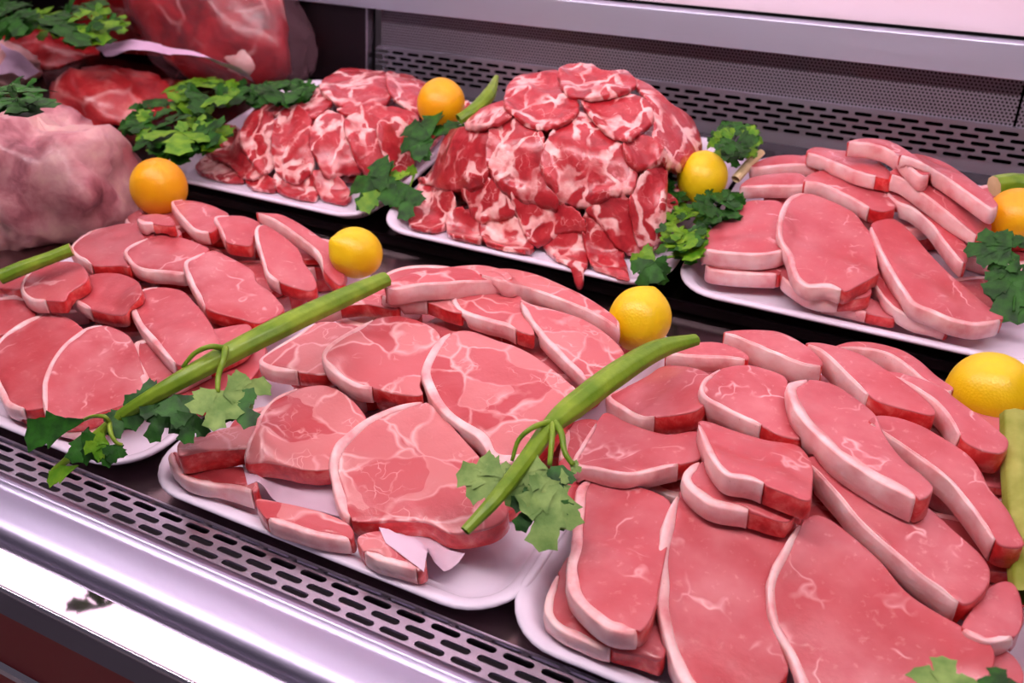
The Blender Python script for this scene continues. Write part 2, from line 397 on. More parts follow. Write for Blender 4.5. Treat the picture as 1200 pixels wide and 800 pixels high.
extrude_x('lower_chrome_strip', [(.3788, -.592), (.3745, -.594), (.3745, -.600), (.3788, -.602)], XL, XR, CHROME, case)
extrude_x('kick_base', [(.42, -CZ+.003), (.42, -CZ+.11), (1.25, -CZ+.11), (1.25, -CZ+.003)], XL, XR, BLACK, case)
# lower deck
def plate(name, F, u0, u1, v0, v1, n0, n1, mat, parent):
    v = [F.W((u, w, n)) for n in (n0, n1) for u, w in ((u0, v0), (u1, v0), (u1, v1), (u0, v1))]
    f = [(0,3,2,1),(4,5,6,7),(0,1,5,4),(1,2,6,5),(2,3,7,6),(3,0,4,7)]
    return mesh(name, v, f, mat, parent, smooth=False)
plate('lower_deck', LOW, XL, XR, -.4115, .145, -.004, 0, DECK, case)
# riser and upper shelf
extrude_x('black_riser', sb([(.930, -.42), (.936, -.42), (.936, -.3615), (.930, -.3615)]), XL, XR, BLACK, case)
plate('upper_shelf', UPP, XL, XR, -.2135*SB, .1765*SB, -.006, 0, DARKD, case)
sl = UPP.W((0, -.2135*SB, 0))
extrude_x('shelf_lip', [(sl[1]-.002, sl[2]-CZ+.001), (sl[1]+.004, sl[2]-CZ+.001), (sl[1]+.004, sl[2]-CZ-.010), (sl[1]-.002, sl[2]-CZ-.010)], XL, XR, BLACK, case)
# back: steel sill, slotted strip, fine perforated band, rail, panel
XB = -.905*SB
YB = 1.300*SB
extrude_x('back_sill', [(YB-.001, -.2475*SB), (YB, -.2275*SB), (YB+.003, -.2275*SB), (YB+.003, -.2475*SB)], XB, XR, STEELB, case)
zb = -.2275*SB; rh = .0084*SB
rows = [((YB, zb+rh*k), (YB, zb+rh*(k+1)), .5*(k % 2)) for k in range(5)]
slotted('back_grille', XB-.005, 56, rows, case, STEELB, pitch=.031, ln=.0238, wd=.0050)
extrude_x('grille_frame', [(YB, zb+rh*5), (YB, zb+rh*5+.004), (YB+.010, zb+rh*5+.004), (YB+.010, zb+rh*5)], XB, XR, STEELB, case)
pz0, pz1 = zb+rh*5+.004, -.122*SB
for k, (a, b) in enumerate(((XB, .0090), (.0125, XR))):
    mb = MB(); mb.box((a, YB+.010, CZ+pz0), (b, YB+.012, CZ+pz1)); mb.build('perforated_panel', PERF, case)
extrude_x('rear_duct', [(YB+.03, -.29), (YB+.034, -.29), (YB+.034, -.10), (YB+.03, -.10)], XB, XR, HOLE, case)
rail = extrude_x('steel_rail', sb([(1.272, -.1255), (1.270, -.0860), (1.273, -.0845), (1.300, -.0830), (1.300, -.1255)]), XL, XR, RAIL, case)
bevel(rail, .0012)
rl2 = extrude_x('rail_shadow_gap', sb([(1.296, -.0830), (1.296, -.0795), (1.31, -.0795), (1.31, -.0830)]), XL, XR, HOLE, case)
mb = MB(); mb.box((XL, YB-.012, CZ-.32), (XB-.012, YB+.01, CZ-.138)); lp = mb.build('dark_end_panel', STEELD, case)
mb = MB(); mb.box((XB-.014, YB-.016, CZ-.32), (XB-.010, YB+.004, CZ-.138)); mb.build('corner_trim', STEEL, case)
mb = MB(); mb.box((XL, YB+.006, CZ-.0875), (XR, YB+.03, CZ+.50)); mb.build('rear_panel', WALLW, case)
# end walls
for x in (XL, XR):
    mb = MB(); mb.box((x-.01, .42, .1), (x+.01, YB+.03, CZ+.5)); mb.build('end_wall', STEELD, case)
# canopy with its lamps above the back of the case (out of the picture, mirrored in the ledge)
mb = MB(); mb.box((XL, .30, CZ+.505), (XR, YB+.04, CZ+.53)); can = mb.build('canopy', STEEL, case)
def emis(name, col, st):
    m = bpy.data.materials.new(name); m.use_nodes = True; b = m.node_tree.nodes['Principled BSDF']
    b.inputs['Base Color'].default_value = lin(col); b.inputs['Emission Color'].default_value = lin(col); b.inputs['Emission Strength'].default_value = st; return m
LAMPM = emis('lit_diffuser', (255, 228, 242), 1.8); LAMPF = emis('lit_front_tube', (255, 236, 240), 67.)
cl = empty('canopy_light', (-.6, 1.14, CZ+.46)); tag(cl, 'long pinkish white case lamp under the rear canopy', 'lamp')
mb = MB(); mb.box((-2.1, .90, CZ+.468), (.7, 1.33, CZ+.504)); mb.build('lamp_housing', STEEL, cl)
mb = MB(); mb.box((-2.08, .91, CZ+.460), (.68, 1.32, CZ+.4675)); mb.build('diffuser', LAMPM, cl)
YT = .36
tl = empty('front_tube_light', (-.5, YT, CZ+.46)); tag(tl, 'slim white tube lamp under the front of the canopy', 'lamp')
v, f = sweep([(-1.5, YT, CZ+.465), (.6, YT, CZ+.465)], [.016, .016], 12); mesh('tube', v, f, LAMPF, tl)
mb = MB(); mb.box((-1.75, YT-.025, CZ+.486), (.72, YT+.025, CZ+.504)); mb.build('tube_housing', STEEL, tl)
# the shop around
mb = MB(); mb.box((-4, -2, -.02), (3, 3, 0)); fl = mb.build('floor', plain('floor_tile', (190, 180, 180), .4)); structure(fl)
mb = MB(); mb.box((-4, 2.4, 0), (3, 2.5, 2.9)); w = mb.build('wall_back', plain('wall_paint', (214, 200, 206), .6)); structure(w)
wd = bpy.data.worlds.new('world'); sc.world = wd; wd.use_nodes = True
wd.node_tree.nodes['Background'].inputs[0].default_value = lin((230, 214, 232)); wd.node_tree.nodes['Background'].inputs[1].default_value = .15

# ------------------------------------------------------------------ trays
def tray(F, u0, u1, v0, v1, label, h=.024, r=.055, flat=0.):
    def ring(ins, n):
        a0, a1, b0, b1 = u0+ins, u1-ins, v0+ins, v1-ins; rr = max(r-ins, .012); out = []
        for cx, cy, s in ((a1-rr, b1-rr, 0), (a0+rr, b1-rr, 1), (a0+rr, b0+rr, 2), (a1-rr, b0+rr, 3)):
            for k in range(9):
                th = math.pi/2*(s + k/8); out.append((cx+math.cos(th)*rr, cy+math.sin(th)*rr, n))
        return out
    prof = [(.034, .0045), (.030, .0048), (.024, .0070), (.0185, .0135), (.0145, .0185), (.011, .0210), (.007, .0225), (.003, .0232), (.0008, .0225), (0, .0205), (.0012, .0190),
            (.005, .0185), (.010, .0165), (.0140, .0110), (.021, .0035), (.028, .0006)]
    V = []; n = 36
    for ins, z in prof: V += ring(ins, z*h/.024)
    f = [(i*n+k, i*n+(k+1) % n, (i+1)*n+(k+1) % n, (i+1)*n+k) for i in range(len(prof)-1) for k in range(n)]
    f = [q[::-1] for q in f] + [tuple(range(n))] + [tuple(range((len(prof)-1)*n, len(prof)*n))[::-1]]
    o = mesh('serving_tray', F.W(np.array(V)), f, TRAYM); tag(o, label, 'tray')
    G = (F.GU > u0) & (F.GU < u1) & (F.GV > v0) & (F.GV < v1)
    rim = np.minimum.reduce([F.GU-u0, u1-F.GU, F.GV-v0, v1-F.GV]); hh = np.interp(rim, [0, .010, .028, .034], [.0235, .0225, .0060, .0052])
    F.H = np.where(G, np.maximum(F.H, hh), F.H); F.trays = getattr(F, 'trays', []) + [(u0, u1, v0, v1)]
    return o
tray(LOW, -1.035, -.637, -.403, .025, 'white oval-cornered tray of pale pink loin chops at the front left')
tray(LOW, -.632, -.246, -.404, .028, 'white tray of pink pork chops in the middle of the front row')
tray(LOW, -.2555, .118, -.410, .030, 'white tray of long loin chops at the front right')
tray(UPP, -1.010*SB, -.652*SB, -.222*SB, .135, 'white tray of marbled neck steaks at the left of the rear row')
tray(UPP, -.640*SB, -.277*SB, -.229*SB, .135, 'white tray under the tall heap of marbled neck steaks')
tray(UPP, -.272*SB, .100*SB, -.221*SB, .118, 'white tray of pork chops at the right of the rear row')
LOW.base = LOW.H.copy(); UPP.base = UPP.H.copy()
# ------------------------------------------------------------------ slabs of meat laid on the decks
def cdt(poly, step, jitter=.3):
    x0, y0 = poly.min(0); x1, y1 = poly.max(0); pts = []
    rs = random.Random(int(abs(x0*1e5)) + len(poly)); j = 0; y = y0
    while y < y1:
        x = x0 + (step/2 if j % 2 else 0)
        while x < x1:
            pts.append((x + rs.uniform(-jitter, jitter)*step, y + rs.uniform(-jitter, jitter)*step)); x += step
        y += step*.87; j += 1
    pts = np.array(pts) if pts else np.zeros((0, 2))
    if len(pts):
        m = inside(poly, pts[:, 0], pts[:, 1]); pts = pts[m]
    if len(pts):
        d = np.min(np.hypot(pts[:, None, 0]-poly[None, :, 0], pts[:, None, 1]-poly[None, :, 1]), axis=1); pts = pts[d > step*.45]
    n = len(poly); allp = [Vector((float(a), float(b))) for a, b in np.vstack([poly, pts])]
    v, e, f, ov, oe, of = delaunay_2d_cdt(allp, [], [list(range(n))], 1, 1e-7)
    return np.array([(p.x, p.y) for p in v]), [tuple(q) for q in f], ov

def slab_part(name, F, outer, inset_r, zb, thick, parent, mats, side_mi, step, bulge=0., nseed=0., namp=.0007, flush=None):
    """Closed slab: outer = ccw loop (u,v); zb(u,v) bottom height; thick(u,v). inset_r per-vertex rounding radius."""
    n = len(outer); N = normals2(outer); rr = np.broadcast_to(inset_r, n)[:, None]
    prof = [(0., 1.0), (.12, .45), (.5, .12), (1., 0.)]          # (inset, drop) in units of the radius
    rings = [outer + N*rr*a for a, b in prof]
    inner = rings[-1]
    tv, tf, ov = cdt(inner, step)
    orig = [o[0] if len(o) else -1 for o in ov]
    V = []; UV = []
    def put(p, z): V.append((p[0], p[1], z))
    def bump(u, v, w=1.): return namp*(nz(u, v, nseed, 45.)*1.3 + nz(u, v, nseed+9, 120.)*.6)*w
    T = lambda u, v: float(zb(u, v) + thick(u, v))
    # bottom ring, lower side, then top rounding rings
    nb = n
    bi = outer + N*np.minimum(rr, .0015)
    for p in bi: put(p, float(zb(*p)))
    side = outer + N*0
    for i, p in enumerate(side):
        q = p - N[i]*.0009*nz(p[0], p[1], nseed+3, 90.); put(q, float(zb(*p)) + min(.0012, .2*float(thick(*p))))
    for i, p in enumerate(outer):
        q = p + N[i]*.0014*nz(p[0], p[1], nseed+5, 60.); z0 = float(zb(*p)); z1 = T(*p); put(q, z0*.5+z1*.5)
    for (a, b), ring in zip(prof, rings):
        for i, p in enumerate(ring): put(p, T(*p) - b*rr[i, 0] + bump(*p, w=a))
    R = 3 + len(prof); base = len(V); m2 = {}
    for k, p in enumerate(tv):
        if 0 <= orig[k] < n: m2[k] = (R-1)*n + orig[k]
        else:
            d = float(np.min(np.hypot(outer[:, 0]-p[0], outer[:, 1]-p[1]))); put(p, T(*p) + bump(*p) + bulge*min(1, d/.02)); m2[k] = len(V)-1
    f = []; mi = []
    for r in range(R-1):
        for i in range(n):
            j = (i+1) % n; f.append((r*n+i, r*n+j, (r+1)*n+j, (r+1)*n+i)); mi.append(side_mi if r < 3 else 0)
    for t in tf:
        q = [m2[i] for i in t]
        a, b, c = (np.array(V[i][:2]) for i in q[:3])
        if (b[0]-a[0])*(c[1]-a[1]) - (b[1]-a[1])*(c[0]-a[0]) < 0: q = q[::-1]
        f.append(tuple(q)); mi.append(0)
    # underside
    bb = {}
    for k, p in enumerate(tv):
        if 0 <= orig[k] < n: bb[k] = orig[k]
        else: put(p, float(zb(*p))); bb[k] = len(V)-1
    for t in tf:
        q = [bb[i] for i in t]; a, b, c = (np.array(V[i][:2]) for i in q[:3])
        if (b[0]-a[0])*(c[1]-a[1]) - (b[1]-a[1])*(c[0]-a[0]) > 0: q = q[::-1]
        f.append(tuple(q)); mi.append(side_mi)
    return mesh(name, F.W(np.array(V)), f, mats, parent, mi)

def fat_part(F, O, L, ids, zb, thick, parent, r, seed):
    """Fat rim between the outer loop O and inner loop L over the arc ids."""
    V = []; f = []
    K = None
    for i in ids:
        o = O[i]; l = L[i]; w = np.linalg.norm(o-l); d = (l-o)/max(w, 1e-6); rr = min(r, w*.6)
        zo = float(zb(*o)); to = float(thick(*o)); zl = float(zb(*l)); tl = float(thick(*l)); wob = .0008*nz(o[0], o[1], seed, 80.)
        prof = [(l, zl+tl-.0012), (l*.98+o*.02, zl+tl+.0002), ((o+l)/2, (zo+to+zl+tl)/2+.0004+wob), (o+d*rr, zo+to), (o+d*rr*.35, zo+to-rr*.25), (o-d*wob, zo+to-rr),
                (o-d*(.0008+wob*1.5), zo+to*.45), (o, zo+.0014), (o+d*min(.0015, w*.3), zo), (l, zl)]
        K = len(prof)
        for p, z in prof: V.append((p[0], p[1], z))
    m = len(ids)
    for a in range(m-1):
        for k in range(K): f.append((a*K+k, a*K+(k+1) % K, (a+1)*K+(k+1) % K, (a+1)*K+k))
    f += [tuple(range(K))[::-1], tuple(range((m-1)*K, m*K))]
    # orientation: flip all (loop runs ccw, profile from inside over the top to the outside)
    f = [q[::-1] for q in f]
    return mesh('fat_rim', F.W(np.array(V)), f, FAT, parent)

REPORT = []
def place(F, outline, thick, px=True, n=110, flex=.15, slope=None, lift=0., edge=None, fitk=.9, clip=.45, anchor=82, vmax=None, ur=(-9, 9)):
    """Rests a slab on what already lies there (F.H). Returns loop (u,v), bottom sampler, index of each loop point."""
    P, ii = smooth_closed(outline, n)
    H = F.H; vmax = (.035 if F is LOW else .150) if vmax is None else vmax
    if px: R = F.rays(P)
    def project(top):                          # top: callable -> height of the top surface
        if not px: return P.copy()
        # march the lines of sight down onto the surface
        s_lo = (.30 - F.cam[2]) / R[:, 2]; s_hi = (-.01 - F.cam[2]) / R[:, 2]
        ts = np.linspace(0, 1, 260); out = np.zeros((n, 2))
        S = s_lo[:, None] + (s_hi-s_lo)[:, None]*ts[None]
        X = F.cam[None, None] + R[:, None]*S[..., None]
        g = X[..., 2] - top(X[..., 0], X[..., 1]); g = np.where((X[..., 1] > vmax) | (X[..., 0] < ur[0]) | (X[..., 0] > ur[1]), 9., g); hit = g <= 0; k = np.where(hit.any(1), hit.argmax(1), g.argmin(1)); k = np.maximum(k, 1)
        i = np.arange(n); g0, g1 = g[i, k-1], g[i, k]; w = np.clip(np.where(hit.any(1) & (np.abs(g0) < 5), g0/(g0-g1+1e-12), 1.), 0, 1)
        X0, X1 = X[i, k-1], X[i, k]; return (X0 + (X1-X0)*w[:, None])[:, :2]
    a, b, c = float(np.median(H)) + thick + .02, 0., 0.
    D = np.zeros_like(H); Hb = blur(H, 2, 2)
    poly = None
    if flex > .9:
        Hs = np.maximum(blur(H, 2, 2), blur(H, 1, 1)); gu, gv = np.gradient(Hs, F.res); SF = np.clip(np.sqrt(1 + blur(gu, 2, 1)**2 + blur(gv, 2, 1)**2), 1, 2.2)
        Hd = dilate(H, 1); TT = Hs + thick*SF
        poly = project(lambda u, v: F.samp(TT, u, v)) if px else P.copy()
        Bd = dilate(F.base, 1)
        zb = lambda u, v: max(float(F.samp(Bd, u, v)) + .0003, float(F.samp(Hs, u, v)), min(float(F.samp(Hd, u, v)), float(F.samp(Hs, u, v)) + .003)) + .0004
        th = lambda u, v: max(float(F.samp(TT, u, v)) - zb(u, v), thick*.5)
        m = inside(poly, F.GU, F.GV); F.H = np.where(m, np.maximum(H, TT), H)
        if area(poly) < 0: poly = poly[::-1].copy(); ii = ii[::-1].copy()
        return poly, ii, zb, th
    for it in range(9):
        ta = thick*math.sqrt(1+b*b+c*c)
        top = lambda u, v: (a + b*u + c*v + F.samp(D, u, v) + ta)
        if it == 0 and px:
            top0 = lambda u, v: F.samp(Hb, u, v) + thick
            poly = project(top0)
        else: poly = project(top)
        m = inside(poly, F.GU, F.GV)
        if m.sum() < 6: m = inside(poly + (poly-poly.mean(0))*.5, F.GU, F.GV)
        if m.sum() < 3: break
        h = H[m]; u = F.GU[m]; v = F.GV[m]
        if slope is not None: b, c = slope
        else:
            A = np.stack([np.ones_like(u), u-u.mean(), v-v.mean()], 1); A2 = np.vstack([A, [[0, .35, 0], [0, 0, .35]]])
            sol = np.linalg.lstsq(A2, np.append(h-h.mean(), [0, 0]), rcond=None)[0]; b, c = np.clip(sol[1:]*fitk, -clip, clip)
        res = h - (b*u + c*v); a = float(np.percentile(res, anchor)) + .0006 + lift
        plane = a + b*F.GU + c*F.GV
        Dn = np.where(m, H - plane + .0006, 0.)
        pos = np.clip(Dn, 0, .012 if flex < .5 else 1); neg = np.minimum(Dn, 0)*flex
        mm = blur(m.astype(float), 2, 1) + 1e-6
        raw = pos + neg; sm = blur(np.where(m, raw, 0), 2, 2)/(blur(m.astype(float), 2, 2)+1e-6); sm = np.where(blur(m.astype(float), 3, 2) > .02, sm, 0)
        D = D*.4 + sm*.6
    ta = thick*math.sqrt(1+b*b+c*c); pl = (a, b, c); DD = D.copy()
    zbot_soft = lambda u, v: pl[0] + pl[1]*u + pl[2]*v + F.samp(DD, u, v)
    H0 = H.copy()
    if px: poly = project(lambda u, v: zbot_soft(u, v) + ta)
    Hd = dilate(H0, 1)
    cap = .010 if flex < .5 else .05
    Bd = dilate(F.base, 1)
    zb = lambda u, v: (lambda s_, h_: max(s_, min(h_, s_ + cap), float(F.samp(Bd, u, v)) + .0006))(float(zbot_soft(u, v)), float(F.samp(Hd, u, v)) + .0005)
    th = lambda u, v: max(float(zbot_soft(u, v)) + ta - zb(u, v), ta*.4)
    m = inside(poly, F.GU, F.GV)
    zt = zbot_soft(F.GU, F.GV) + ta
    zt = np.maximum(zt, np.minimum(H + ta*.4, zt + .010))
    F.H = np.where(m, np.maximum(H, zt), H)
    ctr = poly.mean(0)
    if area(poly) < 0: poly = poly[::-1].copy(); ii = ii[::-1].copy()
    L = max(np.linalg.norm(poly[:, None]-poly[None], axis=2).max(), 0); S = abs(area(poly))/L
    REPORT.append((L*100, S*100, a, b, c))
    return poly, ii, zb, th

def in_arc(ii, i0, i1, m):
    return (ii >= i0) & (ii <= i1) if i0 <= i1 else (ii >= i0) | (ii <= i1)

def chop(F, label, outline, fat=None, fw=.007, t=.015, n=110, px=True, group=None, lean=None, name='pork_chop', cat='pork chop', step=.0065, **kw):
    poly, ii, zb, th = place(F, outline, t, px=px, n=n, **kw)
    c = poly.mean(0); root = empty(name, F.W((c[0], c[1], zb(c[0], c[1])))); tag(root, label, cat, group)
    seed = random.uniform(0, 90); rad = np.full(n, .0015)
    if fat is None:
        slab_part('lean_meat', F, poly, rad, zb, th, root, [lean or LEAN, SIDE], 1, step, nseed=seed, bulge=.0012); return root
    on = in_arc(ii, fat[0], fat[1], len(outline))
    # distance (in samples) from the arc's ends
    k = np.zeros(n); idx = np.where(on)[0]
    if len(idx) < 4: slab_part('lean_meat', F, poly, rad, zb, th, root, [lean or LEAN, SIDE], 1, step, nseed=seed, bulge=.0012); return root
    start = [i for i in idx if not on[(i-1) % n]]; s0 = start[0] if start else idx[0]
    ids = [];  i = s0
    while on[i % n] and len(ids) < n: ids.append(i % n); i += 1
    m = len(ids); w = np.zeros(n)
    for q, i in enumerate(ids):
        e = min(q, m-1-q)/max(3., n*.05); w[i] = fw*(min(1, e)**.5)*(1 + .28*nz(q*.15, seed))
    w = np.maximum(w, 0)
    sm = w.copy()
    nor = normals2(poly, 3); L = poly + nor*sm[:, None]
    radl = np.where(sm > .001, .0006, .0015)
    slab_part('lean_meat', F, L, radl, zb, th, root, [lean or LEAN, SIDE], 1, step, nseed=seed, bulge=.0012)
    keep = [i for i in ids if w[i] > .0007]
    if len(keep) > 3: fat_part(F, poly, L, keep, zb, th, root, .0016, seed)
    return root

def steak(F, label, outline, t=.009, n=90, px=True, group=None, mat=None, name='neck_steak', cat='steak', step=.007, flex=.97, **kw):
    kw.setdefault('clip', 1.2)
    poly, ii, zb, th = place(F, outline, t, px=px, n=n, flex=flex, **kw)
    # ragged edge
    nor = normals2(poly); wob = np.array([.0016*nz(p[0], p[1], 4.4, 70.) + .0012*nz(p[0], p[1], 8., 190.) for p in poly]); poly = poly + nor*wob[:, None]
    o = slab_part(name, F, poly, np.full(n, min(.003, t*.4)), zb, th, None, [mat or NECK], 0, step, nseed=random.uniform(0, 90), namp=.0022)
    return tag(o, label, cat, group)

def loin(cx, cy, rot, L=.15, Wd=.088, flip=1):
    P = [(-.50, .02), (-.42, .30), (-.22, .46), (.05, .48), (.30, .40), (.46, .20), (.50, -.02), (.42, -.22), (.22, -.26), (.0, -.30), (-.20, -.42), (-.40, -.36)]
    c, s = math.cos(rot), math.sin(rot)
    return [(cx + (x*L*c - y*Wd*flip*s), cy + (x*L*s + y*Wd*flip*c)) for x, y in P]
def crop(ox, oy, k, pts): return [(ox + x*k, oy + y*k) for x, y in pts]
# ------------------------------------------------------------------ hidden lower layers, then the chops seen on top
def fill(F, name_label, group, spots, t=.013, seed=1):
    rs = random.Random(seed)
    for u, v, a in spots:
        chop(F, name_label, loin(u, v, math.radians(a + rs.uniform(-8, 8)), .100, .074, rs.choice((-1, 1))), fat=(0, 5), t=t, n=40, px=False, group=group, slope=(0, 0), flex=0, step=.02)
def grid_spots(us, vs, ang): return [(u, v, ang + 25*((i+j) % 3 - 1)) for j, v in enumerate(vs) for i, u in enumerate(us)]

def heap(F, label, group, tr, prof, us, vs, seed, side=.05):
    """Chops of the hidden lower layers fill the tray up to a smooth heap profile; the seen chops lie on that."""
    u0, u1, v0, v1 = tr; keep = F.H.copy()
    G = (F.GU > u0+.012) & (F.GU < u1-.012) & (F.GV > v0+.012) & (F.GV < v1-.012)
    du = np.clip(np.minimum(F.GU-u0-.012, u1-.012-F.GU)/side, 0, 1); db = np.clip((v1-.012-F.GV)/.05, 0, 1)
    T = np.interp(F.GV, *zip(*prof)) * np.sqrt(1-(1-du)**2) * np.sqrt(1-(1-db)**2); T = np.where(G, T, 0); T = blur(T, 3, 2)
    for j, v in enumerate(vs):
        for i, u in enumerate(us):
            z = .006; k = 0; tt = float(F.samp(T, u, v))
            tt -= .009
            while z < tt - .008 and k < 4:
                t = min(.020, tt - z); F.H = np.where(inside(loin(u, v, 1.4), F.GU, F.GV), z, z)*np.ones_like(F.H)
                fill(F, label, group, [(u + .010*((j+k) % 2), v + .006*(k % 2), 15 + 10*((i+j+k) % 3 - 1))], t=t-.0015, seed=seed+i*7+j*31+k*101); z += t; k += 1
    F.H = np.maximum(keep, T)
LP = [(-.40, .006), (-.37, .012), (-.30, .030), (-.20, .052), (-.10, .068), (.0, .066), (.03, .05)]
heap(LOW, 'loin chop mostly hidden underneath the others on the front left tray', 'loin chops under the top layer of the front left tray', (-1.035, -.637, -.403, .025), LP, (-.955, -.84, -.73), (-.30, -.20, -.11, -.035), 3)
heap(LOW, 'pork chop mostly hidden underneath the others on the middle front tray', 'pork chops under the top layer of the middle front tray', (-.632, -.246, -.404, .028), LP, (-.555, -.445, -.345), (-.29, -.20, -.11, -.035), 5)
heap(LOW, 'loin chop mostly hidden underneath the others on the front right tray', 'loin chops under the top layer of the front right tray', (-.2555, .118, -.410, .030), LP, (-.165, -.06, .04), (-.29, -.20, -.11, -.035), 8)
heap(UPP, 'pork chop mostly hidden underneath the others on the rear right tray', 'pork chops under the top layer of the rear right tray', (-.299, .110, -.243, .118), [(-.24, .006), (-.20, .014), (-.12, .034), (-.02, .054), (.08, .062), (.12, .05)], (-.20, -.09, .02), (-.13, -.03, .05), 9)

GT1 = 'pink loin chops on the front left tray'
def c1(label, pts, fat=None, **kw):
    kw['t'] = kw.get('t', .015)*1.10; return chop(LOW, label, pts, fat, group=GT1, **kw)
c1('small loin chop at the lowest front edge of the left tray below the celery leaves', [(15, 474), (60, 482), (110, 487), (122, 498), (100, 508), (70, 506), (38, 498)], (3, 6), t=.012)
c1('dark red scrap-edged chop under the celery stalk between the left and middle trays', [(200, 442), (235, 425), (268, 408), (300, 396), (312, 410), (298, 440), (268, 466), (228, 474), (205, 464)], None)
c1('flat chop showing a pale corner above the celery stem joint of the left tray', [(155, 405), (190, 395), (250, 385), (292, 380), (288, 405), (250, 425), (200, 450), (172, 456)], (5, 1))
c1('red-edged chop cut off by the left frame edge below the pale joint', [(-15, 320), (0, 318), (28, 318), (40, 326), (24, 338), (0, 337), (-15, 337)], (0, 1))
c1('chop at the far left mostly covered by the large rounded chop in front of it', [(-20, 352), (0, 348), (22, 345), (38, 352), (42, 370), (25, 385), (0, 392), (-20, 395)], (0, 3))
c1('large rounded loin chop at the left frame edge with white fat at its lower corner', [(-14, 420), (-4, 400), (14, 384), (33, 373), (56, 367), (75, 370), (91, 379), (100, 391), (98, 412), (80, 440), (62, 465), (54, 476), (30, 480), (8, 476), (0, 462), (-10, 440)], (12, 4), fw=.006)
c1('large pale oval loin chop in front, thin fat rim facing left, above the dark leaves', [(49, 457), (50, 445), (58, 425), (72, 405), (90, 390), (105, 382), (125, 381), (147, 390), (157, 402), (165, 425), (170, 450), (150, 470), (120, 482), (95, 490), (72, 491), (55, 487), (50, 472)], (15, 6), fw=.005)
c1('tall loin chop with thick white rim leaning behind the celery stalk', [(150, 350), (168, 338), (190, 336), (213, 340), (226, 352), (240, 368), (252, 388), (258, 405), (250, 418), (225, 428), (208, 427), (196, 420), (180, 402), (163, 382), (154, 365)], (10, 2), fw=.005)
c1('small rounded chop left of centre with a red and white front edge', [(80, 340), (88, 331), (105, 322), (126, 319), (147, 322), (163, 331), (165, 345), (152, 360), (146, 368), (130, 368), (108, 363), (95, 357), (84, 350)], (10, 1), fw=.004)
c1('rounded chop near the left frame edge with a bright red front side', [(24, 335), (30, 322), (45, 313), (70, 306), (92, 308), (103, 320), (100, 330), (82, 342), (75, 352), (55, 352), (38, 352), (27, 345)], (9, 3), fw=.004)
c1('small white fat end peeking out between the two rounded rear chops', [(172, 274), (180, 270), (192, 267), (208, 268), (212, 274), (200, 280), (184, 280)], (0, 3), t=.012)
c1('wide flat-topped chop at the rear left beside the green stalk end', [(82, 290), (95, 277), (115, 268), (147, 261), (168, 263), (180, 270), (178, 282), (160, 295), (152, 312), (140, 311), (110, 311), (98, 305), (88, 300)], (10, 2), fw=.004)
c1('oval chop at the rear centre with a broad pale rim along its whole front', [(145, 294), (154, 286), (175, 278), (196, 275), (217, 279), (238, 287), (245, 293), (228, 305), (217, 320), (196, 319), (171, 317), (157, 312), (149, 303)], (7, 2), fw=.004)
c1('large chop with a dark red lower edge in the middle, above the celery stalk', [(215, 308), (227, 300), (245, 294), (259, 296), (294, 315), (301, 330), (315, 340), (326, 351), (332, 364), (305, 378), (280, 373), (252, 366), (241, 361), (231, 347), (220, 326)], (12, 2), fw=.005)
c1('tiny rind end lying behind, right below the large yellow fruit', [(160, 256), (168, 252), (185, 250), (200, 254), (204, 264), (180, 262), (166, 262)], (5, 0), t=.014)
c1('back left corner chop with its white rim standing up to the left', [(200, 237), (217, 234), (238, 237), (259, 245), (268, 252), (258, 264), (246, 272), (228, 270), (212, 255)], (6, 1), fw=.004)
c1('back row chop with a white left side and a red front corner', [(251, 254), (270, 252), (290, 254), (306, 263), (298, 275), (294, 287), (276, 286), (264, 282), (257, 268)], (7, 1), fw=.004)
c1('long rind-edged chop at the back right corner next to the lemon', [(300, 249), (312, 249), (330, 251), (352, 262), (374, 277), (392, 290), (404, 322), (398, 334), (380, 318), (371, 296), (345, 274), (322, 259)], (8, 0), fw=.003, t=.016)
c1('tall chop leaning at the right of the left tray with a dark red lower edge', [(298, 270), (311, 263), (336, 279), (350, 293), (357, 308), (367, 322), (371, 335), (364, 340), (350, 338), (329, 331), (313, 322), (306, 302)], (9, 1), fw=.004)

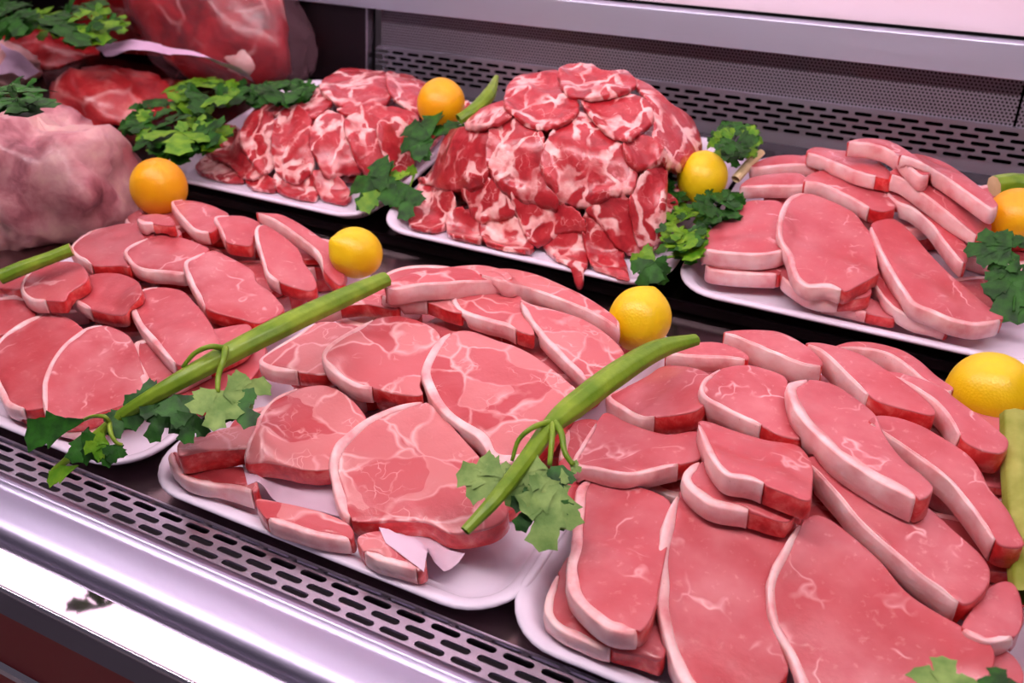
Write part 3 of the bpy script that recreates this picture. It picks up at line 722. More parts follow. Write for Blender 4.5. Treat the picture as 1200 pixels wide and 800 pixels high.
GT2 = 'pork chops on the middle front tray'
def c2(label, pts, fat=None, **kw):
    kw['t'] = kw.get('t', .015)*1.12; return chop(LOW, label, pts, fat, group=GT2, lean=BLADE, **kw)
c2('lowest slab at the left corner of the middle tray with a pale fat front', [(197, 536), (205, 529), (235, 540), (262, 545), (290, 548), (302, 565), (298, 576), (270, 572), (255, 571), (235, 567), (215, 560), (203, 550)], (6, 1), fw=.006, t=.019)
c2('low slab along the front edge of the middle tray under the paper sheets', [(300, 585), (330, 588), (380, 600), (410, 615), (412, 632), (380, 630), (345, 620), (312, 607)], (4, 7), t=.016, fw=.006)
c2('orange-red slab end in the tray corner below the triangular paper tips', [(420, 628), (450, 622), (490, 640), (500, 660), (490, 668), (465, 662), (440, 655), (425, 645)], (4, 7), t=.016, fw=.006)
def paper_sheet(F, pts, label, n0=.0, cat='paper'):
    R = F.rays(pts); V = []
    P = np.array([F.hit(x, y, .03)[:2] for x, y in pts]); HD = dilate(F.H, 2)
    for it in range(3): P = np.array([F.hit(x, y, float(F.samp(F.H, P[k, 0], P[k, 1])) + .0015 + n0)[:2] for k, (x, y) in enumerate(pts)])
    if area(P) < 0: P = P[::-1]
    L = []
    for k in range(len(P)):
        a, b = P[k], P[(k+1) % len(P)]; L += [a + (b-a)*t for t in np.linspace(0, 1, 8, endpoint=False)]
    L = np.array(L); tv, tf, ov = cdt(L, .008, .1); Hb = np.maximum(blur(HD, 2, 2), HD)
    z = lambda p: float(F.samp(Hb, p[0], p[1])) + .0012 + n0 + .0006*nz(p[0], p[1], 3, 50)
    top = [(p[0], p[1], z(p)) for p in tv]; m = len(top); bot = [(a, b, c-.0003) for a, b, c in top]
    o = mesh('paper_sheet', F.W(np.array(top + bot)), [tuple(q) for q in tf] + [tuple(m+i for i in q[::-1]) for q in tf], PAPER)
    msk = inside(L, F.GU, F.GV); F.H = np.where(msk, F.H + .001, F.H)
    return tag(o, label, cat, 'greaseproof sheets between the chops')
paper_sheet(LOW, [(286, 550), (320, 550), (400, 572), (410, 612), (392, 612), (330, 596), (306, 586), (290, 568)], 'translucent lilac paper sheet between the lowest and second chops of the middle tray')
paper_sheet(LOW, [(440, 622), (530, 634), (528, 642), (505, 674), (497, 672), (452, 636)], 'translucent paper corner pointing down over the front slab of the middle tray')
paper_sheet(LOW, [(500, 640), (545, 650), (538, 660), (521, 677), (505, 668)], 'smaller paper corner to the right of the pointed paper tip', n0=.0008)
c2('red-sided slab second from the bottom at the left of the middle tray', [(208, 530), (208, 520), (216, 514), (240, 508), (268, 500), (296, 494), (320, 500), (320, 520), (300, 524), (270, 526), (240, 528), (214, 533)], None, t=.022)
c2('broad chop with a deep red front side, left of the largest front chop', [(298, 500), (305, 482), (324, 464), (352, 454), (380, 451), (401, 459), (422, 478), (432, 500), (415, 522), (400, 545), (380, 550), (359, 550), (334, 545), (310, 541), (288, 541), (288, 522)], (14, 3), fw=.004, t=.017)
c2('small chop under the right celery stalk beside the blade steak', [(665, 500), (690, 490), (712, 500), (706, 530), (690, 560), (670, 590), (655, 590), (655, 540)], (7, 0))
c2('largest chop at the front of the middle tray with a white upper left rim', [(388, 560), (386, 540), (392, 520), (405, 508), (425, 492), (450, 480), (475, 472), (500, 471), (518, 485), (538, 508), (562, 535), (580, 560), (594, 590), (594, 605), (575, 618), (540, 625), (520, 622), (500, 612), (470, 610), (440, 612), (415, 610), (402, 603), (394, 585)], (20, 7), fw=.008, t=.017)
c2('chop with a red front side at the left of the middle tray below the celery', [(303, 422), (320, 408), (345, 393), (373, 377), (400, 378), (425, 384), (430, 400), (412, 425), (385, 438), (352, 436), (331, 435), (312, 431)], (9, 3), fw=.005, t=.015)
c2('broad centre chop with a bright red front side and a white left rim', [(377, 420), (383, 405), (408, 388), (440, 373), (471, 370), (499, 379), (515, 391), (512, 405), (500, 430), (492, 450), (495, 462), (470, 462), (440, 455), (420, 454), (405, 447), (390, 436)], (12, 3), fw=.005, t=.016)
c2('largest centre chop with a thick white left rim, ending at the right celery stalk', [(494, 437), (501, 415), (515, 396), (533, 388), (554, 388), (582, 398), (604, 405), (624, 415), (645, 430), (666, 447), (678, 460), (670, 482), (652, 508), (622, 530), (595, 542), (575, 536), (562, 515), (540, 500), (520, 485), (503, 463)], (13, 3), fw=.008, t=.017)
c2('thin red-fronted chop under the upper end of the left celery stalk', [(366, 364), (374, 358), (402, 350), (432, 341), (452, 336), (468, 346), (464, 362), (430, 356), (402, 358), (384, 363)], (8, 1), fw=.004)
c2('chop with a short curved white rim and red corner behind the broad centre chop', [(446, 346), (455, 340), (485, 336), (515, 332), (540, 332), (538, 350), (542, 366), (522, 362), (502, 354), (480, 353), (460, 352)], (8, 0), fw=.005)
c2('back chop with a long horizontal strip of pink rind facing forward', [(450, 336), (470, 323), (500, 316), (530, 312), (562, 310), (590, 316), (600, 326), (575, 329), (545, 330), (515, 332), (488, 334), (466, 338)], (6, 0), fw=.003, t=.018, slope=(.0, -.10))
c2('curved chop right of the back centre with a white rim and red end', [(529, 345), (540, 335), (557, 331), (582, 338), (610, 347), (616, 368), (626, 391), (606, 387), (589, 380), (568, 375), (543, 366), (533, 358)], (7, 2), fw=.005, t=.016)
c2('rear right chop with a very long diagonal strip of rind ending near the lemon', [(562, 320), (590, 314), (625, 320), (662, 335), (695, 352), (722, 372), (724, 384), (702, 370), (680, 360), (652, 349), (622, 338), (590, 330)], (5, 0), fw=.003, t=.018, slope=(-.02, -.12))
c2('leaf-shaped chop with a white rim along its left, touching the right celery stalk', [(610, 351), (624, 356), (652, 363), (680, 372), (705, 386), (727, 406), (731, 419), (715, 430), (692, 447), (676, 436), (659, 419), (641, 401), (627, 384), (615, 366)], (8, 0), fw=.005, t=.015)

GT3 = 'long loin chops on the front right tray'
def c3(label, pts, fat=None, **kw):
    kw['t'] = kw.get('t', .015)*1.25; return chop(LOW, label, pts, fat, group=GT3, **kw)
c3('lowest chop at the front left corner of the right tray with a broad fat side', [(640, 722), (638, 705), (645, 685), (655, 668), (668, 650), (700, 645), (750, 665), (778, 700), (782, 740), (776, 772), (750, 768), (720, 763), (703, 760), (680, 750), (655, 738)], (11, 3), fw=.006, t=.016)
c3('red chop end at the bottom right corner under the celery leaf', [(1130, 770), (1155, 755), (1185, 765), (1200, 790), (1190, 815), (1150, 820), (1125, 800)], None)
c3('chop with a pale fat corner at the right frame edge above the leaf', [(1128, 735), (1140, 712), (1158, 688), (1180, 680), (1194, 692), (1200, 725), (1190, 745), (1170, 752), (1150, 750)], (6, 0), fw=.005)
c3('oblong front chop left of centre with a wide white rim curving under it', [(673, 590), (676, 572), (686, 562), (702, 557), (722, 562), (750, 570), (772, 578), (787, 590), (787, 620), (780, 650), (772, 690), (765, 720), (752, 738), (738, 742), (715, 738), (695, 725), (675, 705), (666, 690), (664, 665), (670, 635), (672, 610)], (12, 3), fw=.008)
c3('largest front chop with a thick white rim down its left and a pale inner seam', [(772, 680), (771, 650), (774, 625), (782, 597), (800, 572), (824, 560), (859, 576), (890, 586), (915, 600), (935, 615), (938, 640), (925, 670), (912, 700), (910, 737), (918, 765), (924, 786), (905, 806), (865, 812), (825, 815), (800, 800), (785, 770), (775, 735), (770, 705)], (17, 4), fw=.008)
c3('widest chop in the bottom right with a narrow curved rim, partly under the leaf', [(899, 690), (903, 668), (915, 645), (930, 620), (945, 606), (963, 603), (990, 620), (1030, 655), (1060, 690), (1090, 712), (1140, 740), (1165, 760), (1160, 790), (1130, 812), (1060, 830), (1000, 840), (950, 830), (938, 805), (925, 770), (908, 740), (901, 715)], (15, 4), fw=.006)
c3('chop with a squared white and red front corner just right of the celery leaves', [(672, 543), (683, 517), (700, 492), (712, 483), (740, 496), (780, 508), (820, 506), (822, 535), (800, 543), (768, 551), (738, 556), (700, 550)], (8, 2), fw=.004)
c3('low chop hidden in the middle of the right tray, showing a white corner', [(800, 560), (822, 540), (870, 560), (930, 580), (925, 610), (880, 600), (830, 590)], (5, 1))
c3('diamond-shaped chop right of the celery with a white front side turning red', [(710, 464), (735, 452), (758, 440), (780, 428), (820, 432), (838, 448), (828, 470), (812, 482), (772, 488), (750, 490), (730, 480)], (8, 1), fw=.004, t=.017)
c3('chop with a thick white front rim in the middle of the right tray', [(818, 494), (832, 494), (864, 505), (899, 515), (936, 522), (952, 545), (952, 572), (948, 586), (922, 578), (899, 569), (878, 562), (850, 556), (832, 535), (822, 513)], (9, 0), fw=.006, t=.016)
c3('round-topped chop behind it with a white left side and a bright red right side', [(820, 457), (825, 443), (846, 431), (874, 427), (899, 432), (922, 443), (922, 465), (928, 485), (940, 505), (938, 514), (915, 510), (895, 500), (870, 490), (850, 480), (829, 469)], (11, 2), fw=.004, t=.018)
c3('long diagonal chop with a broad pale side, resting over the widest chop', [(944, 540), (950, 534), (968, 538), (1005, 560), (1045, 580), (1082, 590), (1115, 618), (1152, 652), (1161, 675), (1150, 697), (1128, 708), (1100, 690), (1075, 672), (1040, 642), (1010, 615), (985, 585), (965, 562), (952, 548)], (10, 1), fw=.003, t=.018)
c3('big curved chop in the centre right with the widest white rim of all', [(922, 452), (930, 446), (950, 444), (978, 450), (1003, 466), (1025, 484), (1035, 505), (1045, 522), (1062, 541), (1082, 557), (1094, 572), (1078, 585), (1045, 572), (1010, 552), (985, 535), (962, 515), (942, 495), (928, 473)], (11, 2), fw=.009, t=.020)
c3('thin chop at the back of the right tray, under the upper end of the celery', [(780, 412), (790, 405), (812, 401), (845, 401), (872, 412), (876, 421), (852, 419), (820, 418), (795, 416)], (5, 0), fw=.003, t=.015)
c3('long chop at the right with its pale rind side facing the camera, by the stalk', [(1018, 492), (1028, 486), (1050, 488), (1080, 498), (1108, 514), (1135, 532), (1150, 552), (1160, 572), (1180, 595), (1192, 618), (1200, 639), (1172, 638), (1151, 613), (1133, 589), (1112, 564), (1085, 542), (1057, 522), (1032, 505)], (11, 0), fw=.003, t=.018)
c3('back chop with a smooth pale rind strip, second from the left along the rear', [(848, 389), (866, 386), (890, 386), (915, 389), (938, 400), (957, 414), (964, 428), (942, 427), (913, 416), (885, 404), (860, 394)], (6, 0), fw=.003, t=.019)
c3('rearmost chop with a curved rind strip beside the big lemon', [(975, 408), (995, 400), (1025, 401), (1055, 409), (1078, 422), (1098, 440), (1118, 454), (1108, 458), (1080, 444), (1062, 428), (1040, 414), (1008, 408)], (6, 0), fw=.003, t=.016, slope=(0, -.12))
c3('right rear chop with a bent pale rind strip and a torn red end', [(1040, 437), (1055, 436), (1098, 450), (1120, 466), (1145, 484), (1168, 502), (1182, 516), (1175, 530), (1150, 527), (1128, 514), (1112, 489), (1095, 470), (1068, 452)], (9, 0), fw=.003, t=.018)
c3('chop with a pale rind strip leaning in front of the rearmost chop', [(944, 402), (958, 401), (980, 405), (1010, 415), (1035, 430), (1064, 450), (1092, 474), (1094, 486), (1065, 480), (1042, 474), (1022, 466), (1000, 447), (980, 427), (962, 411)], (10, 0), fw=.003, t=.019)

GT6 = 'pork chops on the rear right tray'
def c6(label, pts, fat=None, **kw):
    kw['t'] = kw.get('t', .015)*1.12; return chop(UPP, label, pts, fat, group=GT6, **kw)
c6('lumpy pink slab at the bottom left of the rear right tray', [(827, 314), (835, 300), (870, 296), (905, 300), (917, 312), (913, 321), (880, 321), (850, 319)], (5, 1), t=.017, fw=.004)
c6('pale slab end at the front rim of the rear right tray', [(962, 354), (975, 345), (1010, 345), (1045, 362), (1048, 372), (1018, 367), (988, 361)], (5, 0), t=.013, fw=.004)
c6('slab with a pale side lying directly under the heart-shaped chop', [(915, 322), (925, 305), (960, 310), (1010, 325), (1020, 345), (985, 351), (958, 350), (935, 340)], (5, 0), t=.015, fw=.004)
c6('slab with a pale side lying directly under the long front chop of the rear tray', [(1024, 330), (1032, 310), (1065, 335), (1110, 362), (1112, 384), (1088, 380), (1060, 369), (1038, 352)], (4, 0), t=.015, fw=.004)
c6('wide chop beside the bunch of parsley, with a full pale rim along its front', [(822, 290), (832, 269), (857, 251), (871, 237), (895, 234), (915, 237), (922, 260), (925, 280), (921, 292), (895, 298), (857, 297), (832, 294)], (7, 0), t=.019, fw=.004)
c6('long tongue-shaped front chop running down to the right rim of the rear tray', [(1021, 262), (1046, 256), (1065, 269), (1090, 297), (1114, 321), (1133, 337), (1155, 356), (1177, 372), (1150, 381), (1120, 377), (1095, 367), (1070, 356), (1056, 339), (1039, 311), (1025, 283)], (7, 0), fw=.005, t=.017)
c6('heart-shaped chop with a folded fat notch at the centre of the rear tray', [(911, 266), (915, 244), (927, 229), (948, 226), (976, 236), (1000, 248), (1012, 262), (1024, 280), (1029, 314), (1028, 321), (1004, 335), (990, 341), (969, 336), (945, 336), (930, 322), (922, 297), (913, 280)], (11, 3), fw=.006, t=.016)
c6('small chop at the left rear with a short white rim, by the pale stalk', [(867, 218), (880, 208), (905, 203), (937, 203), (950, 215), (928, 218), (900, 218), (880, 219)], (4, 0), t=.015, fw=.003)
c6('short chop behind it with a pale lumpy rim', [(880, 194), (900, 184), (930, 181), (952, 185), (960, 193), (928, 193), (902, 195), (886, 197)], (4, 0), t=.015, fw=.003)
c6('chop with a white squared front rim above the heart-shaped chop', [(942, 212), (952, 202), (978, 200), (1012, 206), (1034, 222), (1050, 240), (1038, 247), (1022, 245), (1005, 236), (985, 226), (962, 216)], (7, 0), t=.017, fw=.003)
c6('narrow chop with a long pale strip between two longer ones at the right', [(1040, 222), (1060, 220), (1088, 232), (1108, 252), (1124, 275), (1135, 292), (1132, 308), (1122, 303), (1107, 285), (1090, 262), (1070, 245), (1050, 236)], (6, 0), t=.017, fw=.003)
c6('rear middle chop with a pale rounded rim and a red right end', [(945, 178), (955, 172), (980, 175), (1010, 179), (1032, 190), (1048, 208), (1030, 207), (1004, 201), (985, 193), (962, 184)], (6, 0), t=.016, fw=.003)
c6('long rear right chop ending in a red tip beside the yellow lemon', [(1043, 203), (1054, 197), (1090, 210), (1116, 222), (1148, 242), (1162, 262), (1158, 275), (1148, 278), (1133, 268), (1108, 247), (1080, 226), (1058, 210)], (7, 0), t=.018, fw=.003)
c6('highest chop at the back of the rear tray with a curved rind strip', [(993, 166), (1008, 162), (1030, 162), (1050, 168), (1072, 182), (1090, 202), (1078, 206), (1060, 190), (1040, 175), (1020, 169)], (5, 0), t=.017, fw=.003, slope=(-.1, -.05))
c6('rearmost long chop with a pale rind strip reaching the stalk at the right', [(1054, 181), (1075, 180), (1108, 190), (1135, 208), (1158, 226), (1170, 240), (1160, 244), (1135, 227), (1108, 208), (1080, 191)], (5, 0), t=.017, fw=.003, slope=(-.1, -.05))
# ------------------------------------------------------------------ neck steaks
def dome(F, u0, u1, v0, v1, h, p=4., q=2.2, front=.8):
    x = (F.GU-(u0+u1)/2)/((u1-u0)/2); y = (F.GV-(v0+v1)/2)/((v1-v0)/2)
    r = np.clip(np.abs(x)**q + np.abs(y)**q, 0, 1)
    return h*(1-r**(p/q))**front
def blob(cx, cy, a, b, rot, seed, n=14):
    out = []
    for k in range(n):
        th = 2*math.pi*k/n; r = 1 + .22*nz(math.cos(th)*1.3, math.sin(th)*1.3, seed); x, y = a*r*math.cos(th), b*r*math.sin(th)
        out.append((cx + x*math.cos(rot)-y*math.sin(rot), cy + x*math.sin(rot)+y*math.cos(rot)))
    return out
def core(F, u0, u1, v0, v1, h, label, group, nx, seed, t=.016, rough=1., **kw):
    """Steaks stacked flat inside the heap, level by level; leaves F.H at the dome surface."""
    D = dome(F, u0, u1, v0, v1, h, **kw); keep = F.H.copy(); z = .010; rs = random.Random(seed)
    while z + t < h*.93:
        m = D > z + t + .016
        if m.sum() < 60: break
        ua, ub = F.GU[m].min(), F.GU[m].max(); va, vb = F.GV[m].min(), F.GV[m].max()
        k = max(1, min(nx, int(round((ub-ua)/.13)))); w = (ub-ua)/k
        for i in range(k):
            cx = ua + w*(i+.5); F.H = np.where(True, np.full_like(F.H, z), F.H)
            steak(F, label, blob(cx, (va+vb)/2, w*.44, (vb-va)*.43, rs.uniform(-.15, .15), rs.uniform(0, 50)), t=t-.006, n=40, px=False, group=group, step=.02, slope=(0, 0), flex=0)
        z += t
    W = np.array([[nz(a, b, seed, 16.)*.012 + nz(a, b, seed+4, 38.)*.006 for b in F.vs] for a in F.us]); F.H = np.maximum(keep, np.where(D > .012, D + rough*W*np.clip(D/.05, 0, 1), D))

# tall heap in the middle of the rear row
K = .35
core(UPP, -.700, -.316, -.198, .128, .148, 'neck steak buried inside the tall heap on the rear middle tray', 'neck steaks inside the tall heap', 3, 4, p=3.2, q=2.7, front=.66)
g = lambda pts: crop(440, 60, K, pts)
GT5 = 'marbled neck steaks of the tall heap'
def s5(label, pts, **kw): return steak(UPP, label, g(pts), group=GT5, vmax=.125, ur=(-.697, -.305), **kw)
s5('neck steak at the lowest left corner of the tall heap, resting on the tray rim', [(110, 520), (145, 440), (210, 440), (265, 480), (255, 560), (205, 592), (118, 580)])
s5('crumpled neck steak low at the front left of the tall heap', [(235, 550), (270, 520), (350, 535), (375, 620), (300, 632), (245, 605)])
s5('small folded neck steak at the front bottom of the tall heap', [(345, 570), (420, 530), (485, 560), (530, 650), (470, 665), (380, 645)])
s5('low neck steak at the right side of the tall heap behind the parsley', [(950, 480), (1010, 490), (1005, 570), (950, 600)])
s5('neck steak hanging over the tray rim with a pointed red tip', [(560, 625), (620, 590), (700, 600), (715, 680), (692, 768), (672, 770), (655, 735), (600, 685)])
s5('red and white neck steak at the bottom right of the heap above the parsley leaf', [(690, 560), (760, 520), (830, 600), (835, 680), (850, 765), (828, 770), (760, 738), (715, 690)])
s5('neck steak with vertical fat streaks at the lower right of the heap', [(700, 500), (800, 465), (870, 500), (955, 560), (960, 625), (890, 655), (820, 650), (755, 560)])
s5('streaked neck steak standing upright at the right end of the heap', [(855, 470), (930, 365), (975, 350), (975, 480), (965, 600), (900, 645), (860, 560)])
s5('neck steak in the second layer from the tray at the front left of the heap', [(285, 430), (370, 415), (455, 455), (465, 525), (400, 545), (350, 565), (308, 500)])
s5('neck steak with a white fork of fat in the centre of the heap front', [(455, 465), (540, 465), (660, 515), (705, 580), (620, 590), (560, 635), (508, 625), (478, 540)])
s5('broad neck steak covering the left shoulder of the heap', [(140, 405), (148, 320), (245, 262), (345, 240), (405, 225), (375, 320), (375, 405), (290, 438), (180, 438)])
s5('large draped neck steak left of centre on the heap front', [(368, 330), (388, 230), (430, 205), (520, 235), (565, 280), (565, 360), (605, 430), (605, 500), (540, 482), (440, 452), (388, 400)])
s5('small neck steak high on the left slope of the heap', [(300, 245), (340, 200), (430, 160), (460, 200), (400, 238)])
s5('neck steak reaching the back right edge of the heap under the perforated band', [(860, 90), (920, 110), (990, 170), (1065, 230), (1092, 320), (1020, 372), (960, 350), (930, 290), (930, 220), (900, 150)])
s5('large deep red neck steak in the middle of the heap with pale lower folds', [(548, 370), (580, 280), (640, 208), (720, 210), (770, 260), (832, 310), (872, 380), (862, 455), (760, 472), (690, 505), (620, 480), (588, 430)])
s5('small bright red folded neck steak at the right shoulder of the heap', [(828, 300), (890, 275), (950, 300), (972, 340), (900, 382), (858, 370)])
s5('ruffled neck steak at the upper left of the heap with a crumpled white seam', [(428, 165), (458, 90), (550, 66), (612, 62), (655, 110), (682, 190), (610, 242), (530, 248), (460, 205)])
s5('neck steak near the top right of the heap with a whitish fat knot', [(688, 150), (780, 128), (900, 155), (932, 220), (892, 262), (850, 292), (780, 272), (730, 222)])
s5('topmost neck steak crowning the tall heap', [(608, 62), (660, 36), (710, 34), (770, 60), (842, 62), (872, 110), (790, 142), (700, 152), (638, 132)])
def film_piece(F, pts, label):
    return paper_sheet(F, pts, label)

# low heap of neck steaks on the left rear tray
core(UPP, -1.07, -.728, -.190, .140, .084, 'neck steak buried inside the low heap on the rear left tray', 'neck steaks inside the low left heap', 3, 14, t=.014, rough=.35, p=3.2, q=2.4, front=.7)
g4 = lambda pts: crop(200, 60, K, pts)
GT4 = 'marbled neck steaks of the low left heap'
def s4(label, pts, **kw): return steak(UPP, label, g4(pts), group=GT4, vmax=.125, ur=(-1.10, -.722), **kw)
s4('lowest neck steak at the left tray corner of the low heap', [(85, 372), (130, 345), (190, 378), (245, 425), (180, 425), (100, 402)])
s4('neck steak tip on the front rim of the rear left tray', [(248, 420), (300, 398), (352, 430), (342, 458), (270, 448)])
s4('small neck steak end between two others on the front rim of the rear left tray', [(345, 410), (430, 395), (482, 400), (492, 480), (440, 484), (360, 460)])
s4('neck steak end beside the parsley on the front rim of the rear left tray', [(478, 398), (560, 415), (602, 470), (585, 500), (530, 492), (492, 470)])
s4('neck steak at the back left of the low heap', [(265, 215), (338, 162), (430, 140), (515, 118), (545, 160), (470, 222), (400, 205)])
s4('topmost neck steak of the low heap against the slotted grille', [(498, 110), (560, 64), (640, 58), (722, 68), (745, 130), (690, 192), (600, 192), (530, 152)])
s4('neck steak at the top right of the low heap behind the yellow lemon', [(720, 70), (780, 58), (850, 82), (960, 108), (1002, 180), (940, 212), (830, 205), (738, 142)])
s4('neck steak in the middle of the low heap above the front row', [(555, 190), (700, 178), (822, 205), (805, 262), (650, 225)])
s4('leftmost large neck steak of the front row on the low heap', [(108, 325), (158, 250), (230, 255), (255, 320), (302, 402), (240, 418), (190, 372)])
s4('second neck steak of the front row on the low heap', [(228, 282), (268, 208), (330, 196), (352, 260), (362, 330), (332, 392), (300, 402), (258, 352)])
s4('third neck steak of the front row on the low heap, with forked white fat', [(338, 262), (368, 198), (430, 178), (472, 228), (462, 300), (482, 372), (420, 432), (358, 402), (338, 340)])
s4('fourth neck steak from the left in the front row on the low heap', [(468, 252), (520, 196), (582, 218), (622, 300), (642, 382), (572, 402), (520, 412), (488, 362), (463, 310)])
s4('fifth neck steak of the front row on the low heap, near the parsley leaves', [(578, 232), (650, 198), (712, 238), (722, 322), (702, 402), (640, 382), (608, 332)])
s4('rightmost neck steak of the front row on the low heap', [(688, 240), (760, 216), (812, 268), (822, 330), (802, 392), (722, 402), (708, 332)])
# ------------------------------------------------------------------ lemons
def uv_ball(R, nu=40, nv=26, nip=.14, tail=.05, seed=0.):
    V = []; f = []
    for j in range(nv+1):
        ph = math.pi*j/nv
        for i in range(nu):
            th = 2*math.pi*i/nu; r = R*(1 + .018*nz(math.cos(th)*1.5, math.sin(th)*1.5, math.cos(ph)*1.5+seed))
            s_, c_ = math.sin(ph), math.cos(ph); z = c_*r*1.06
            z += R*nip*math.exp(-(ph/.26)**2) - R*tail*math.exp(-((math.pi-ph)/.25)**2)*.5
            V.append((s_*r*math.cos(th), s_*r*math.sin(th), z))
    for j in range(nv):
        for i in range(nu): f.append((j*nu+i, j*nu+(i+1) % nu, (j+1)*nu+(i+1) % nu, (j+1)*nu+i))
    return np.array(V), f
def lemon(px, py, d, n, F, axis, label, mat=None, nip=.14, group=None):
    """Ball whose outline is d pixels wide, its centre n above the deck of frame F (n in its own radii)."""
    mat = mat or LEMON; r = F.B @ ray(px, py); 
    h = .03
    for it in range(12):
        t = (h - F.cam[2]) / r[2]; dist = np.linalg.norm(r)*t; R = d/2/FPX*dist*FPX/np.linalg.norm(ray(px, py)); h = n if n > .2*R else R
    p = F.W(F.cam + r*t); V, f = uv_ball(R*.985, seed=px, nip=nip); q = Vector(axis).to_track_quat('Z', 'Y').to_matrix(); V = V @ np.array(q).T + p
    root = empty('lemon', p - np.array([0, 0, R])); tag(root, label, 'lemon', group)
    mesh('peel', V, f, mat, root)
    a = -unit(axis); c = p + a*R*.985*1.02; e1 = unit(np.cross(a, [.3, .1, 1])); e2 = np.cross(a, e1); K = 10; Vs = [c + a*.0012]; 
    for rr, zz in ((.0028, .001), (.0034, -.002)): Vs += [c + a*zz + (e1*math.cos(2*math.pi*k/K) + e2*math.sin(2*math.pi*k/K))*rr for k in range(K)]
    fs = [(0, 1+k, 1+(k+1) % K) for k in range(K)] + [(1+k, 1+K+k, 1+K+(k+1) % K, 1+(k+1) % K) for k in range(K)]
    mesh('stem_end', Vs, fs, STEMSCAR, root); REPORT.append(('lemon', px, round(R*2000), p.round(3), round(h, 3))); return root
lemon(417, 296, 61, .075, LOW, (-.5, -.7, .5), 'lemon resting behind the end of the left celery stalk')
lemon(750, 373, 74, .070, LOW, (.2, .5, .9), 'lemon half under a parsley leaf between the middle and right front trays', nip=.05)
lemon(1161, 458, 93, .060, LOW, (1., -.1, .1), 'large bright lemon at the right frame edge behind the front right tray', nip=.10)
lemon(517, 121, 57, .100, UPP, (-.3, .6, .7), 'deep yellow lemon on top between the two heaps of neck steaks', ORANGE, nip=.04)
lemon(823, 208, 60, .062, UPP, (.1, -.5, -.9), 'lemon between the tall neck steak heap and the rear right chops', nip=.10)
lemon(1190, 254, 66, .075, UPP, (.3, .5, .6), 'lemon at the right frame edge above dark parsley', ORANGE, nip=.05)
lemon(186, 219, 66, .085, LOW, (.3, -.3, .9), 'deep yellow lemon in front of the black shelf beside the pale meat joint', ORANGE, nip=.04)

# ------------------------------------------------------------------ leaves, sprigs, celery
def frame_pt(F, x, y, n): return F.W(F.hit(x, y, n))
def leaf_outline(lobes, depth, teeth, seed):
    """Half-plane outline of a lobed, toothed leaf: base at (0,0), tip at (0,1)."""
    rs = random.Random(seed); L = {3: ((-.62, .52, .40), (0, 1.0, .42), (.62, .52, .40)), 5: ((-.60, .28, .28), (-.50, .66, .34), (0, 1.0, .36), (.50, .66, .34), (.60, .28, .28)), 1: ((0, 1.0, .5),)}[lobes]
    pts = [(0.02, 0.0)]; pts = []
    for li, (tx, ty, w) in enumerate(L):
        tip = np.array([tx, ty])*rs.uniform(.9, 1.08); base = np.array([tx*.22, ty*.30 + .05]); d = tip-base; ln = np.linalg.norm(d); d /= ln; s = np.array([d[1], -d[0]])
        prof = []
        for k in range(teeth*2+1):
            t = k/(teeth*2); ww = w*.62*math.sin(math.pi*min(1, (.18+.82*t))**.9)*(1-t*.35); prof.append((t, max(ww, 0) + (.045 if k % 2 else -.02)))
        left = [base + d*ln*t - s*w_ for t, w_ in prof]; right = [base + d*ln*t + s*w_ for t, w_ in prof][::-1]
        pts += left + [tip + d*.02] + right
        if li < len(L)-1:
            nt = L[li+1]; mid = (np.array([tx, ty]) + np.array(nt[:2]))/2*(1-depth); pts.append(mid)
    pts.append(np.array([.03, .0])); pts.append(np.array([-.03, .0]))
    return np.array(pts)
def leaf_mesh(name, base, tip, normal, mat, parent, lobes=3, width=1., curl=.15, seed=0, teeth=3, depth=.45, thick=.0005):
    base = np.asarray(base, float); tip = np.asarray(tip, float); y = tip-base; ln = np.linalg.norm(y); y = y/ln; z = unit(np.asarray(normal) - y*np.dot(normal, y)); x = np.cross(y, z)
    # lobes are built separately so that the outline never crosses itself
    rs = random.Random(seed); V = []; f = []
    spec = {1: [(0., 1., .40)], 3: [(-.95, .72, .36), (0., 1., .40), (.95, .72, .36)], 5: [(-1.45, .50, .30), (-.72, .80, .34), (0., 1., .36), (.72, .80, .34), (1.45, .50, .30)]}[lobes]
    for li, (ang, L, W_) in enumerate(spec):
        a = ang*width + rs.uniform(-.1, .1); L = L*rs.uniform(.9, 1.08); W_ = W_*rs.uniform(.9, 1.1); nseg = teeth*2*2
        d = np.array([math.sin(a), math.cos(a)]); s = np.array([d[1], -d[0]]); cu = curl*rs.uniform(.5, 1.4)
        rows = []
        for k in range(nseg+1):
            t = k/nseg; env = W_*(math.sin(math.pi*min(1., t*.80+.05))**.95)*(.42+1.0*t if t < .6 else 1.02)
            tooth = 1 + .30*(1 if k % 4 == 2 else (-.2 if k % 4 == 1 else -.75 if k % 4 == 3 else -.35))*(.4 if t < .25 else 1)
            w_ = env*tooth*.62 if k < nseg else .004; rows.append((t*L + (.05*L if k % 4 == 2 else 0), w_))
        b = len(V)
        for t, w_ in rows:
            for q in (-1, -.5, 0, .5, 1):
                p = d*t + s*w_*q + (d*abs(q)*.10*w_); r = np.linalg.norm(p)
                h = -cu*r*r + .10*abs(q)*w_ + .03*nz(p[0]*1., p[1], seed+li, 5.) + .010*li
                V.append(base + (x*p[0] + y*p[1] + z*h)*ln)
        for k in range(len(rows)-1):
            for q in range(4): f.append((b+k*5+q, b+k*5+q+1, b+(k+1)*5+q+1, b+(k+1)*5+q))
    n = len(V); V2 = V + [v - z*thick for v in V]; f2 = f + [tuple(n+i for i in q[::-1]) for q in f]
    # edges of the blade
    return mesh(name, V2, f2, mat, parent)
CAMW = CAM
